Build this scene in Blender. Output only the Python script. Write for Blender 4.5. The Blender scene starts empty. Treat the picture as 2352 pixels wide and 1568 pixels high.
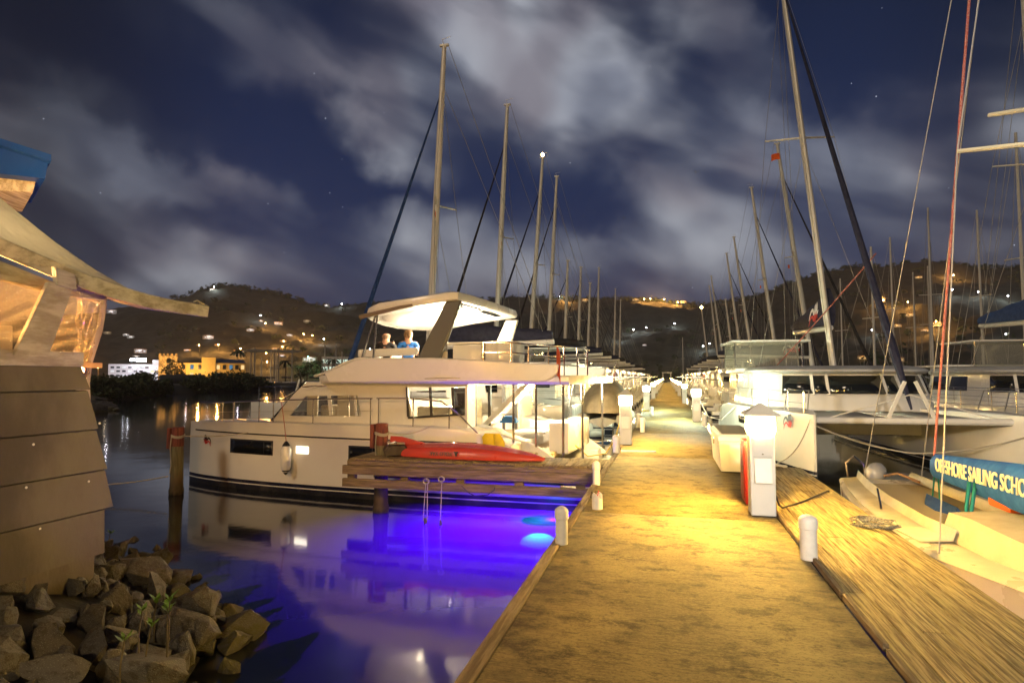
import bpy, bmesh, math, random
from math import sin, cos, tan, pi, sqrt, radians, degrees, atan2, hypot, floor
from mathutils import Vector, Matrix, noise, Euler
random.seed(11)
S = bpy.context.scene
COL = S.collection
R = radians
# ------------------------------------------------------------------ camera
F, HC, YAW, PIT = 1400.0, 2.85, R(14.2), R(3.3)
cam = bpy.data.cameras.new('camera'); camo = bpy.data.objects.new('camera', cam); COL.objects.link(camo)
cam.sensor_width = 36; cam.lens = 36 * F / 2352; cam.clip_end = 6000; cam.clip_start = .05
camo.location = (0, 0, HC); camo.rotation_euler = (R(90) + PIT, 0, YAW)
S.camera = camo
FW = Vector((-sin(YAW) * cos(PIT), cos(YAW) * cos(PIT), sin(PIT)))
RT = Vector((cos(YAW), sin(YAW), 0)); UP = RT.cross(FW); CP = Vector((0, 0, HC))
def ray(x, y): return FW * F + RT * (x - 1176) - UP * (y - 784)
# survey helpers: where a sight line meets a known real plane (height, distance, wall plane)
def Zat(x, y, z): d = ray(x, y); return CP + d * ((z - HC) / d.z)
def Yat(x, y, v): d = ray(x, y); return CP + d * (v / d.y)
def Xat(x, y, v): d = ray(x, y); return CP + d * (v / d.x)
def Dat(x, y, v): d = ray(x, y); return CP + d * (v / hypot(d.x, d.y))
# ------------------------------------------------------------------ render
S.render.engine = 'CYCLES'
S.view_settings.view_transform = 'Standard'; S.view_settings.look = 'None'
S.view_settings.exposure = .36; S.view_settings.gamma = 1
cy = S.cycles
cy.use_denoising = True
try: cy.denoiser = 'OPENIMAGEDENOISE'
except Exception: pass
cy.max_bounces = 7; cy.diffuse_bounces = 3; cy.glossy_bounces = 3; cy.transmission_bounces = 4
cy.transparent_max_bounces = 12; cy.sample_clamp_indirect = 4; cy.sample_clamp_direct = 0
cy.caustics_reflective = False; cy.caustics_refractive = False; cy.volume_bounces = 0
# ------------------------------------------------------------------ world: night sky with moonlit cloud
W = bpy.data.worlds.new('World'); S.world = W; W.use_nodes = True
nt = W.node_tree; nt.nodes.clear()
def nd(nt, t, **kw):
    n = nt.nodes.new(t)
    for k, v in kw.items(): setattr(n, k, v)
    return n
def lk(nt, a, b): nt.links.new(a, b)
def mth(nt, op, a, b=None, c=None, clamp=False):
    n = nd(nt, 'ShaderNodeMath', operation=op, use_clamp=clamp)
    for i, v in enumerate((a, b, c)):
        if v is None: continue
        if isinstance(v, (int, float)): n.inputs[i].default_value = v
        else: lk(nt, v, n.inputs[i])
    return n.outputs[0]
def mixc(nt, fac, a, b, mode='MIX'):
    n = nd(nt, 'ShaderNodeMix', data_type='RGBA', blend_type=mode)
    for i, v in ((0, fac), (6, a), (7, b)):
        if isinstance(v, (int, float)): n.inputs[i].default_value = v
        elif isinstance(v, (tuple, list)): n.inputs[i].default_value = (*v[:3], 1)
        else: lk(nt, v, n.inputs[i])
    return n.outputs[2]
def ramp(nt, fac, stops, interp='LINEAR'):
    n = nd(nt, 'ShaderNodeValToRGB'); cr = n.color_ramp; cr.interpolation = interp
    while len(cr.elements) < len(stops): cr.elements.new(.5)
    for e, (p, c) in zip(cr.elements, stops):
        e.position = p; e.color = (*c, 1) if isinstance(c, (tuple, list)) else (c, c, c, 1)
    lk(nt, fac, n.inputs[0]); return n.outputs[0]
def mrange(nt, v, a, b, c, d, smooth=True):
    n = nd(nt, 'ShaderNodeMapRange', interpolation_type='SMOOTHSTEP' if smooth else 'LINEAR')
    lk(nt, v, n.inputs[0])
    for i, q in enumerate((a, b, c, d)): n.inputs[1 + i].default_value = q
    return n.outputs[0]
def azel(x, y):
    d = ray(x, y).normalized(); return atan2(d.x, d.y), math.asin(d.z)
tc = nd(nt, 'ShaderNodeTexCoord'); sx = nd(nt, 'ShaderNodeSeparateXYZ'); lk(nt, tc.outputs['Generated'], sx.inputs[0])
az = mth(nt, 'ARCTAN2', sx.outputs[0], sx.outputs[1]); el = mth(nt, 'ARCSINE', sx.outputs[2])
cb = nd(nt, 'ShaderNodeCombineXYZ'); lk(nt, az, cb.inputs[0]); lk(nt, el, cb.inputs[1])
# streaky wind-drawn noise; drift runs from upper left to lower right
rotm = nd(nt, 'ShaderNodeMapping'); lk(nt, cb.outputs[0], rotm.inputs[0]); rotm.inputs['Rotation'].default_value = (0, 0, R(22))
stm = nd(nt, 'ShaderNodeMapping'); lk(nt, rotm.outputs[0], stm.inputs[0]); stm.inputs['Scale'].default_value = (1.0, 2.6, 1)
n1 = nd(nt, 'ShaderNodeTexNoise'); lk(nt, stm.outputs[0], n1.inputs['Vector'])
n1.inputs['Scale'].default_value = 2.8; n1.inputs['Detail'].default_value = 3.5; n1.inputs['Roughness'].default_value = .45; n1.inputs['Distortion'].default_value = .25
n2 = nd(nt, 'ShaderNodeTexNoise'); lk(nt, cb.outputs[0], n2.inputs['Vector'])
n2.inputs['Scale'].default_value = 6.5; n2.inputs['Detail'].default_value = 6; n2.inputs['Roughness'].default_value = .52
dn = nd(nt, 'ShaderNodeVectorMath', operation='SUBTRACT'); lk(nt, n2.outputs['Color'], dn.inputs[0]); dn.inputs[1].default_value = (.5, .5, .5)
ds = nd(nt, 'ShaderNodeVectorMath', operation='SCALE'); lk(nt, dn.outputs[0], ds.inputs[0]); ds.inputs[3].default_value = .22
wv = nd(nt, 'ShaderNodeVectorMath', operation='ADD'); lk(nt, cb.outputs[0], wv.inputs[0]); lk(nt, ds.outputs[0], wv.inputs[1])
flat = nd(nt, 'ShaderNodeVectorMath', operation='MULTIPLY'); lk(nt, wv.outputs[0], flat.inputs[0]); flat.inputs[1].default_value = (1, 1, 0)
CLOUDS = [  # bearing/elevation of each cloud bank (read as sight lines), half extents in sight-line units, tilt, weight
    (1180, 40, 480, 170, -14, 1.0), (1380, 200, 280, 150, -25, .7), (930, 240, 210, 120, -22, .85), (1330, 320, 300, 90, -22, .62),
    (560, 40, 380, 90, -14, .34), (430, 395, 210, 55, -16, .45), (190, 600, 240, 80, -30, .38), (680, 630, 480, 95, 0, .75),
    (880, 560, 330, 90, 8, .5), (1620, 480, 270, 130, 32, .8), (1710, 320, 110, 130, 60, .6), (1900, 500, 330, 170, 0, .55),
    (1880, 330, 150, 90, 20, .45), (1500, 640, 420, 80, 0, .5), (2200, 400, 260, 130, 0, .4), (2150, 560, 320, 80, 0, .34),
    (1720, 80, 150, 60, -35, .28), (-500, 300, 600, 200, 0, .5), (3000, 200, 500, 250, 0, .5), (1150, 600, 420, 70, 0, .4)]
dens = None
for (px, py, rx, ry, tilt, wgt) in CLOUDS:
    a0, e0 = azel(px, py)
    mp = nd(nt, 'ShaderNodeMapping', vector_type='TEXTURE'); lk(nt, flat.outputs[0], mp.inputs[0])
    mp.inputs['Location'].default_value = (a0, e0, 0); mp.inputs['Rotation'].default_value = (0, 0, R(tilt))
    mp.inputs['Scale'].default_value = (rx / F, ry / F, 1)
    ln = nd(nt, 'ShaderNodeVectorMath', operation='LENGTH'); lk(nt, mp.outputs[0], ln.inputs[0])
    b = mrange(nt, ln.outputs['Value'], .25, 1.4, wgt, 0)
    if dens is None: dens = b
    else: # 1-(1-a)(1-b)
        dens = mth(nt, 'SUBTRACT', mth(nt, 'ADD', dens, b), mth(nt, 'MULTIPLY', dens, b))
tex = mrange(nt, n1.outputs['Fac'], .36, .62, .18, 1.15)
cov = mth(nt, 'POWER', mth(nt, 'MULTIPLY', dens, tex, clamp=True), 1.35)
basec = ramp(nt, el, [(0, (.018, .024, .070)), (.12, (.010, .020, .068)), (.3, (.005, .014, .056)), (.55, (.003, .008, .032))])
edge = mth(nt, 'ADD', mrange(nt, az, -.95, -.62, .35, 1), mrange(nt, az, .25, .5, 0, -.45))
basec = mixc(nt, 1.0, basec, edge, 'MULTIPLY')
cool = nd(nt, 'ShaderNodeTexNoise'); lk(nt, cb.outputs[0], cool.inputs['Vector']); cool.inputs['Scale'].default_value = 5; cool.inputs['Detail'].default_value = 2
cloudc = mixc(nt, mrange(nt, cool.outputs['Fac'], .38, .62, 0, 1), (.165, .180, .230), (.36, .375, .42))
cloudc = mixc(nt, mrange(nt, cool.outputs['Color'], .46, .62, 0, .75), cloudc, (.135, .120, .150))
skyc = mixc(nt, cov, basec, cloudc)
# stars
vo = nd(nt, 'ShaderNodeTexVoronoi', feature='F1'); lk(nt, tc.outputs['Generated'], vo.inputs['Vector']); vo.inputs['Scale'].default_value = 55
st = mth(nt, 'LESS_THAN', vo.outputs['Distance'], .034)
wn = nd(nt, 'ShaderNodeTexWhiteNoise'); lk(nt, vo.outputs['Position'], wn.inputs['Vector'])
st = mth(nt, 'MULTIPLY', st, mrange(nt, wn.outputs['Value'], .72, 1, 0, 2.5, False))
st = mth(nt, 'MULTIPLY', st, mth(nt, 'SUBTRACT', 1.0, mth(nt, 'MULTIPLY', cov, 1.6, clamp=True)))
skyc = mixc(nt, st, skyc, (.8, .85, 1))
ns = nd(nt, 'ShaderNodeTexSky', sky_type='NISHITA', sun_disc=False)
ns.sun_elevation = R(2); ns.sun_rotation = R(215)
bg1 = nd(nt, 'ShaderNodeBackground'); lk(nt, skyc, bg1.inputs[0]); bg1.inputs[1].default_value = 1.0
bg2 = nd(nt, 'ShaderNodeBackground'); lk(nt, ns.outputs[0], bg2.inputs[0]); bg2.inputs[1].default_value = .004
ad = nd(nt, 'ShaderNodeAddShader'); lk(nt, bg1.outputs[0], ad.inputs[0]); lk(nt, bg2.outputs[0], ad.inputs[1])
wo = nd(nt, 'ShaderNodeOutputWorld'); lk(nt, ad.outputs[0], wo.inputs[0])
# moon: one weak sun lamp, high behind the camera's left shoulder
sl = bpy.data.lights.new('moonlight', 'SUN'); sl.energy = .62; sl.angle = R(12); sl.color = (1, .80, .56)
so = bpy.data.objects.new('moonlight', sl); COL.objects.link(so); so.rotation_euler = (R(56), 0, R(-24))
# ------------------------------------------------------------------ materials
MATS = {}
def mat(name, col, rough=.5, metal=0, var=0, vs=4, col2=None, bump=0, bs=25, stretch=None, island=0, spec=.5, coat=0, amb=None):
    if name in MATS: return MATS[name]
    m = bpy.data.materials.new(name); m.use_nodes = True; t = m.node_tree
    p = t.nodes['Principled BSDF']
    p.inputs['Roughness'].default_value = rough; p.inputs['Metallic'].default_value = metal
    p.inputs['Specular IOR Level'].default_value = spec; p.inputs['Coat Weight'].default_value = coat
    c = nd(t, 'ShaderNodeTexCoord'); v = c.outputs['Object']
    if stretch:
        mp = nd(t, 'ShaderNodeMapping'); lk(t, v, mp.inputs[0]); mp.inputs['Scale'].default_value = stretch; v = mp.outputs[0]
    out = None
    if var or col2:
        n = nd(t, 'ShaderNodeTexNoise'); lk(t, v, n.inputs['Vector']); n.inputs['Scale'].default_value = vs
        n.inputs['Detail'].default_value = 6; n.inputs['Roughness'].default_value = .62
        c2 = col2 or tuple(x * (1 - var) for x in col)
        out = mixc(t, mrange(t, n.outputs['Fac'], .35, .65, 0, 1), col, c2)
        lk(t, mrange(t, n.outputs['Fac'], .3, .7, max(0, rough - .08), min(1, rough + .12)), p.inputs['Roughness'])
    if island:
        g = nd(t, 'ShaderNodeNewGeometry')
        out = mixc(t, 1.0, out if out else col, mrange(t, g.outputs['Random Per Island'], 0, 1, 1 - island, 1 + island * .4, False), 'MULTIPLY')
    if out: lk(t, out, p.inputs['Base Color'])
    else: p.inputs['Base Color'].default_value = (*col, 1)
    if bump:
        b = nd(t, 'ShaderNodeTexNoise'); lk(t, v, b.inputs['Vector']); b.inputs['Scale'].default_value = bs; b.inputs['Detail'].default_value = 5
        bn = nd(t, 'ShaderNodeBump'); lk(t, b.outputs['Fac'], bn.inputs['Height']); bn.inputs['Strength'].default_value = bump
        bn.inputs['Distance'].default_value = .03; lk(t, bn.outputs[0], p.inputs['Normal'])
    MATS[name] = m; return m
def emis(name, col, s):
    if name in MATS: return MATS[name]
    m = bpy.data.materials.new(name); m.use_nodes = True; t = m.node_tree; t.nodes.clear()
    e = nd(t, 'ShaderNodeEmission'); e.inputs[0].default_value = (*col, 1); e.inputs[1].default_value = s
    o = nd(t, 'ShaderNodeOutputMaterial'); lk(t, e.outputs[0], o.inputs[0]); MATS[name] = m; return m
def mixmat(name, parts):   # parts: list of (weight, shader type, colour, roughness)
    m = bpy.data.materials.new(name); m.use_nodes = True; t = m.node_tree; t.nodes.clear()
    o = nd(t, 'ShaderNodeOutputMaterial'); cur = None; tot = 0
    for w, ty, col, ro in parts:
        s = nd(t, ty); s.inputs['Color'].default_value = (*col, 1)
        if 'Roughness' in s.inputs: s.inputs['Roughness'].default_value = ro
        tot += w
        if cur is None: cur = s.outputs[0]
        else:
            x = nd(t, 'ShaderNodeMixShader'); x.inputs[0].default_value = w / tot; lk(t, cur, x.inputs[1]); lk(t, s.outputs[0], x.inputs[2]); cur = x.outputs[0]
    lk(t, cur, o.inputs[0]); MATS[name] = m; return m
gel = mat('white_gelcoat', (.78, .76, .71), .22, var=.05, vs=1.2, coat=.3)
gelg = mat('pale_grey_nonslip_deck', (.50, .50, .49), .6, var=.1, vs=3, bump=.1, bs=120)
chrome = mat('polished_stainless', (.72, .71, .68), .16, 1)
alu = mat('anodised_mast_alloy', (.78, .75, .68), .38, .1, var=.08, vs=2)
blackp = mat('black_plastic', (.015, .015, .016), .4)
darkglass = mat('dark_tinted_glass', (.006, .008, .010), .06, spec=.7)
navy = mat('navy_canvas', (.016, .018, .050), .8, var=.25, vs=5, bump=.4, bs=9)
blackc = mat('black_canvas', (.018, .015, .018), .8, var=.25, vs=5, bump=.4, bs=9)
bluec = mat('royal_blue_canvas', (.012, .05, .19), .8, var=.2, vs=5, bump=.5, bs=7)
beigec = mat('beige_canvas', (.48, .43, .33), .85, var=.15, vs=4, bump=.4, bs=8)
lineg = mat('grey_wire_rigging', (.42, .40, .36), .45, .3)
rope = mat('weathered_rope', (.46, .42, .33), .9, bump=.5, bs=200)
ropered = mat('red_flecked_rope', (.34, .04, .03), .8, col2=(.42, .22, .18), vs=60)
teal = mat('teal_rope', (.0, .14, .13), .8)
redp = mat('red_logo_paint', (.55, .03, .02), .5)
whitep = mat('white_logo_paint', (.75, .73, .70), .5)
blackpaint = mat('black_logo_paint', (.02, .018, .02), .5)
pvc = mat('scuffed_white_pvc', (.72, .71, .66), .45, var=.12, vs=9, bump=.05, bs=40)
orangef = mat('orange_flag_cloth', (.75, .12, .02), .8)
skin = mat('skin', (.55, .30, .20), .55)
clear = mixmat('clear_glass', [(.9, 'ShaderNodeBsdfTransparent', (.93, .95, .95), 0), (.1, 'ShaderNodeBsdfGlossy', (1, 1, 1), .03)])
# ------------------------------------------------------------------ mesh helpers
class MB:
    def __init__(s): s.v = []; s.f = []
    def add(s, vs, fs):
        o = len(s.v); s.v += [tuple(q) for q in vs]; s.f += [tuple(i + o for i in f) for f in fs]; return s
    def box(s, c, d, rz=0, bev=0, M=None):
        bm = bmesh.new(); bmesh.ops.create_cube(bm, size=1)
        for q in bm.verts: q.co = Vector((q.co.x * d[0], q.co.y * d[1], q.co.z * d[2]))
        if bev: bmesh.ops.bevel(bm, geom=list(bm.edges), offset=bev, segments=2, affect='EDGES', profile=.6)
        T = Matrix.Translation(Vector(c)) @ (M if M is not None else Matrix.Rotation(rz, 4, 'Z'))
        bm.verts.index_update()
        s.add([T @ q.co for q in bm.verts], [[q.index for q in f.verts] for f in bm.faces]); bm.free(); return s
    def loft(s, rings, cap=True, closed=True):
        n = len(rings[0]); vs = [q for r in rings for q in r]; fs = []
        for i in range(len(rings) - 1):
            for j in range(n if closed else n - 1):
                k = (j + 1) % n; fs.append((i * n + j, i * n + k, (i + 1) * n + k, (i + 1) * n + j))
        if cap and closed: fs += [tuple(range(n))[::-1], tuple((len(rings) - 1) * n + j for j in range(n))]
        return s.add(vs, fs)
    def tube(s, pts, r, n=8, cap=True, flat=1):
        pts = [Vector(p) for p in pts]; rs = r if isinstance(r, (list, tuple)) else [r] * len(pts); rings = []
        ref = None
        for i, p in enumerate(pts):
            t = (pts[min(i + 1, len(pts) - 1)] - pts[max(i - 1, 0)])
            t = t.normalized() if t.length > 1e-9 else Vector((0, 0, 1))
            if ref is None: ref = Vector((0, 0, 1)) if abs(t.z) < .9 else Vector((1, 0, 0))
            a = (ref - t * ref.dot(t)).normalized(); b = t.cross(a); ref = a
            rings.append([p + (a * cos(2 * pi * k / n) + b * sin(2 * pi * k / n) * flat) * rs[i] for k in range(n)])
        return s.loft(rings, cap)
    def lathe(s, prof, c=(0, 0, 0), n=18):
        c = Vector(c); return s.loft([[c + Vector((r * cos(2 * pi * k / n), r * sin(2 * pi * k / n), z)) for k in range(n)] for r, z in prof])
    def prism(s, poly, d):
        d = Vector(d); a = [Vector(p) for p in poly]; return s.loft([a, [p + d for p in a]])
    def bar(s, a, b, w, h, up=(0, 0, 1)):
        a = Vector(a); b = Vector(b); t = (b - a).normalized(); u = Vector(up); x = t.cross(u).normalized(); u = x.cross(t)
        return s.loft([[p + x * (i * w / 2) + u * (j * h / 2) for i, j in ((-1, -1), (1, -1), (1, 1), (-1, 1))] for p in (a, b)])
    def grid(s, fn, nu, nv):
        vs = [fn(i / nu, j / nv) for i in range(nu + 1) for j in range(nv + 1)]
        return s.add(vs, [(i * (nv + 1) + j, (i + 1) * (nv + 1) + j, (i + 1) * (nv + 1) + j + 1, i * (nv + 1) + j + 1) for i in range(nu) for j in range(nv)])
    def build(s, name, m, parent=None, smooth=35, solid=0, bev=0, loc=None):
        me = bpy.data.meshes.new(name); me.from_pydata(s.v, [], s.f); me.validate()
        bm = bmesh.new(); bm.from_mesh(me); bmesh.ops.recalc_face_normals(bm, faces=bm.faces); bm.to_mesh(me); bm.free()
        me.materials.append(m)
        if smooth:
            me.polygons.foreach_set('use_smooth', [True] * len(me.polygons)); me.set_sharp_from_angle(angle=R(smooth))
        o = bpy.data.objects.new(name, me); COL.objects.link(o)
        if parent: o.parent = parent
        if loc is not None: o.location = loc
        if solid: md = o.modifiers.new('solid', 'SOLIDIFY'); md.thickness = solid; md.offset = 0
        if bev: md = o.modifiers.new('bevel', 'BEVEL'); md.width = bev; md.segments = 2; md.limit_method = 'ANGLE'
        return o
def tag(o, label=None, cat=None, group=None, kind=None):
    if label: o['label'] = label
    if cat: o['category'] = cat
    if group: o['group'] = group
    if kind: o['kind'] = kind
    return o
def thing(name, label, cat, loc=(0, 0, 0), rz=0, group=None):
    o = bpy.data.objects.new(name, None); COL.objects.link(o); o.location = loc; o.rotation_euler = (0, 0, rz)
    o.empty_display_size = .2
    return tag(o, label, cat, group)
KIDS = {}
def kids(o): return [c for c in bpy.data.objects if c.parent == o]
def dup(o, loc=None, rz=None, label=None, parent=None, scale=None):
    c = o.copy(); COL.objects.link(c)
    if parent: c.parent = parent
    for ch in kids(o): dup(ch, parent=c)
    if loc is not None: c.location = loc
    if rz is not None: c.rotation_euler = (0, 0, rz) if isinstance(rz, (int, float)) else rz
    if scale is not None: c.scale = scale if isinstance(scale, tuple) else (scale,) * 3
    if label: c['label'] = label
    return c
def plight(name, loc, col, power, radius=.1, parent=None):
    l = bpy.data.lights.new(name, 'POINT'); l.energy = power; l.color = col; l.shadow_soft_size = radius
    o = bpy.data.objects.new(name, l); COL.objects.link(o); o.location = loc
    if parent: o.parent = parent
    return o
def lerp(a, b, t): return a + (b - a) * t
def interp(x, xs, ys):
    if x <= xs[0]: return ys[0]
    for i in range(len(xs) - 1):
        if x <= xs[i + 1]: return lerp(ys[i], ys[i + 1], (x - xs[i]) / (xs[i + 1] - xs[i]))
    return ys[-1]
def ribbon(pts, ws, o, ax, ay, th):   # flat brush stroke in the plane (ax, ay) at o
    o = Vector(o); ax = Vector(ax); ay = Vector(ay); nrm = ax.cross(ay).normalized(); m = MB(); q = []
    P = []
    for i in range(len(pts) - 1):
        for k in range(5):
            t = k / 5; p0 = pts[max(i - 1, 0)]; p1 = pts[i]; p2 = pts[i + 1]; p3 = pts[min(i + 2, len(pts) - 1)]
            f = lambda a, b, c, d: .5 * (2 * b + (c - a) * t + (2 * a - 5 * b + 4 * c - d) * t * t + (3 * b - a - 3 * c + d) * t ** 3)
            P.append((f(p0[0], p1[0], p2[0], p3[0]), f(p0[1], p1[1], p2[1], p3[1]), lerp(ws[i], ws[i + 1], t)))
    P.append((*pts[-1], ws[-1]))
    L = []; Rr = []
    for i, (x, y, w) in enumerate(P):
        a = P[max(i - 1, 0)]; b = P[min(i + 1, len(P) - 1)]; dx, dy = b[0] - a[0], b[1] - a[1]; l = hypot(dx, dy) or 1
        L.append(o + ax * (x - dy / l * w) + ay * (y + dx / l * w)); Rr.append(o + ax * (x + dy / l * w) + ay * (y - dx / l * w))
    n = len(P)
    for k in (0, 1): q += [p + nrm * th * k for p in L] + [p + nrm * th * k for p in Rr]
    fs = []
    for i in range(n - 1):
        fs += [(i, i + 1, n + i + 1, n + i), (2 * n + i, 2 * n + i + 1, 3 * n + i + 1, 3 * n + i)]
        fs += [(i, i + 1, 2 * n + i + 1, 2 * n + i), (n + i, n + i + 1, 3 * n + i + 1, 3 * n + i)]
    return m.add(q, fs)
SQ1 = [(0, 0), (.12, .28), (.35, .36), (.55, .2), (.62, .5), (.7, .2), (.78, .55), (.86, .2), (1, .3)]
SQ2 = [(.04, -.2), (.16, .05), (.4, .12), (.58, -.02), (.66, .22), (.74, -.05), (.84, .25), (.95, 0)]
def squiggle(o, ax, ay, sc, c1, c2, parent, th=.006):
    m = MB(); a = Vector(ax) * sc; b = Vector(ay) * sc
    ribbon(SQ1, [.01, .05, .06, .05, .06, .05, .06, .05, .01], o, a, b, th).build('logo', c1, parent, smooth=0)
    ribbon(SQ2, [.01, .04, .05, .05, .06, .05, .05, .01], o, a, b, th).build('logo', c2, parent, smooth=0)
def lettering(name, txt, size, M, m, parent=None, ext=.002, sx=1):
    c = bpy.data.curves.new(name, 'FONT'); c.body = txt; c.size = size; c.extrude = ext; c.align_x = 'CENTER'; c.align_y = 'CENTER'; c.offset = size * .012
    o = bpy.data.objects.new('tmp', c); COL.objects.link(o); bpy.context.view_layer.update()
    me = bpy.data.meshes.new_from_object(o.evaluated_get(bpy.context.evaluated_depsgraph_get())); bpy.data.objects.remove(o)
    me.transform(M @ Matrix.Diagonal((sx, 1, 1, 1))); me.materials.clear(); me.materials.append(m); me.name = name
    r = bpy.data.objects.new(name, me); COL.objects.link(r)
    if parent: r.parent = parent
    return r
def frame(o, x, y):   # matrix with origin o and in-plane axes x, y
    x = Vector(x).normalized(); y = Vector(y); y = (y - x * y.dot(x)).normalized(); z = x.cross(y)
    return Matrix(((x.x, y.x, z.x, o[0]), (x.y, y.y, z.y, o[1]), (x.z, y.z, z.z, o[2]), (0, 0, 0, 1)))

def posts(segs, r, name, m, parent, n=6):
    for s_ in segs: MB().tube(s_, r, n).build(name, m, parent)
# ------------------------------------------------------------------ water, sea bed, hills
def water_mat():
    m = bpy.data.materials.new('still_night_water'); m.use_nodes = True; t = m.node_tree; t.nodes.clear()
    tcn = nd(t, 'ShaderNodeTexCoord')
    mp = nd(t, 'ShaderNodeMapping'); lk(t, tcn.outputs['Object'], mp.inputs[0]); mp.inputs['Scale'].default_value = (1, 1, 1)
    n = nd(t, 'ShaderNodeTexNoise'); lk(t, mp.outputs[0], n.inputs['Vector']); n.inputs['Scale'].default_value = .7; n.inputs['Detail'].default_value = 3
    nf = nd(t, 'ShaderNodeTexNoise'); lk(t, mp.outputs[0], nf.inputs['Vector']); nf.inputs['Scale'].default_value = 7; nf.inputs['Detail'].default_value = 2
    hsum = mth(t, 'ADD', n.outputs['Fac'], mth(t, 'MULTIPLY', nf.outputs['Fac'], .10))
    bp = nd(t, 'ShaderNodeBump'); lk(t, hsum, bp.inputs['Height']); bp.inputs['Strength'].default_value = .12; bp.inputs['Distance'].default_value = .05
    fr = nd(t, 'ShaderNodeFresnel'); fr.inputs[0].default_value = 1.45; lk(t, bp.outputs[0], fr.inputs[1])
    gl = nd(t, 'ShaderNodeBsdfGlossy'); gl.inputs['Roughness'].default_value = .075; gl.inputs['Color'].default_value = (.95, .97, 1, 1); lk(t, bp.outputs[0], gl.inputs['Normal'])
    trn = nd(t, 'ShaderNodeBsdfTranslucent'); trn.inputs[0].default_value = (.30, .32, .40, 1)
    trp = nd(t, 'ShaderNodeBsdfTransparent'); trp.inputs[0].default_value = (.50, .62, .58, 1)
    dif = nd(t, 'ShaderNodeBsdfDiffuse'); dif.inputs[0].default_value = (.010, .016, .018, 1)
    m1 = nd(t, 'ShaderNodeMixShader'); m1.inputs[0].default_value = .45; lk(t, trn.outputs[0], m1.inputs[1]); lk(t, trp.outputs[0], m1.inputs[2])
    m2 = nd(t, 'ShaderNodeMixShader'); m2.inputs[0].default_value = .25; lk(t, m1.outputs[0], m2.inputs[1]); lk(t, dif.outputs[0], m2.inputs[2])
    fac = mth(t, 'ADD', mth(t, 'MULTIPLY', fr.outputs[0], 1.15), .015, clamp=True)
    m3 = nd(t, 'ShaderNodeMixShader'); lk(t, fac, m3.inputs[0]); lk(t, m2.outputs[0], m3.inputs[1]); lk(t, gl.outputs[0], m3.inputs[2])
    o = nd(t, 'ShaderNodeOutputMaterial'); lk(t, m3.outputs[0], o.inputs[0]); return m
tag(MB().add([(-1500, -300, 0), (1500, -300, 0), (1500, 1500, 0), (-1500, 1500, 0)], [(0, 1, 2, 3)]).build('water', water_mat(), smooth=0), 'dark still harbour water with soft reflections', None, None, 'structure')
mud = mat('dark_sea_bed', (.05, .05, .045), .95, var=.5, vs=.8, bump=.6, bs=3)
tag(MB().add([(-1500, -300, -3.2), (1500, -300, -3.2), (1500, 1500, -3.2), (-1500, 1500, -3.2)], [(0, 1, 2, 3)]).build('sea_bed', mud, smooth=0), 'dark muddy sea bed under the water', None, None, 'structure')
RID = [(-900, 70), (-300, 66), (0, 62), (220, 718), (300, 700), (430, 680), (470, 662), (520, 654), (580, 661), (640, 672), (700, 692), (760, 706), (850, 700), (950, 688), (1100, 688), (1200, 681), (1330, 685), (1500, 690), (1560, 697), (1620, 700), (1700, 688), (1760, 670), (1820, 648), (1890, 625), (1960, 612), (2040, 612), (2090, 603), (2130, 600), (2180, 606), (2240, 614), (2352, 615), (2500, 625), (2900, 660), (3600, 700)]
RA, RZ = [], []
for x, y in RID:
    if y < 100: y = 800 - y
    p = Dat(x, y, 700); RA.append(atan2(p.x, p.y)); RZ.append(p.z)
def ridge(a): return interp(a, RA, RZ)
def shore(a):
    return interp(a, [-.95, -.80, -.70, -.60, -.52, -.4, -.1, .1, .4, .8], [62, 96, 122, 140, 150, 200, 262, 262, 190, 150])
def land(a, r):
    s = shore(a)
    if r < s: return -1.0
    base = min(1.4, -.2 + (r - s) * .25)
    t = (r - max(s + 60, 250)) / (700 - max(s + 60, 250))
    if t <= 0: return base
    top = ridge(a)
    h = base + (top - base) * (min(t, 1) ** 1.15 if t <= 1 else 1 - .35 * (t - 1) * 4)
    q = Vector((sin(a) * r * .012, cos(a) * r * .012, 0))
    w = min(1, t * 2) * (1 if t < .9 else max(0.0, (1 - t) * 10))
    h += w * 9 * (noise.fractal(q, .9, 2.1, 3))
    return h
def hill_mesh():
    na, rs = 520, []
    r = 55
    while r < 900: rs.append(r); r *= 1.016
    vs = []; fs = []
    for i in range(na + 1):
        a = lerp(-1.05, .95, i / na)
        for r in rs:
            h = land(a, r)
            if r > 290: h += 2.6 * noise.noise(Vector((sin(a) * r * .11, cos(a) * r * .11, 3))) + 1.4 * noise.noise(Vector((sin(a) * r * .3, cos(a) * r * .3, 9)))
            vs.append((sin(a) * r, cos(a) * r, h))
    n = len(rs)
    for i in range(na):
        for j in range(n - 1): fs.append((i * n + j, (i + 1) * n + j, (i + 1) * n + j + 1, i * n + j + 1))
    return MB().add(vs, fs)
hillm = mat('wooded_hillside', (.042, .040, .032), .95, col2=(.018, .020, .015), vs=.09, bump=1, bs=.35)
tag(hill_mesh().build('hills', hillm, smooth=60), 'dark wooded hills round the harbour', None, None, 'structure')
def on_hill(px, py):
    d = ray(px, py); d = d / hypot(d.x, d.y); a = atan2(d.x, d.y); r = shore(a) + 2
    while r < 760:
        p = CP + d * r
        if p.z <= land(a, r) + .6: return p
        r += 2
    return CP + d * 690
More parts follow.
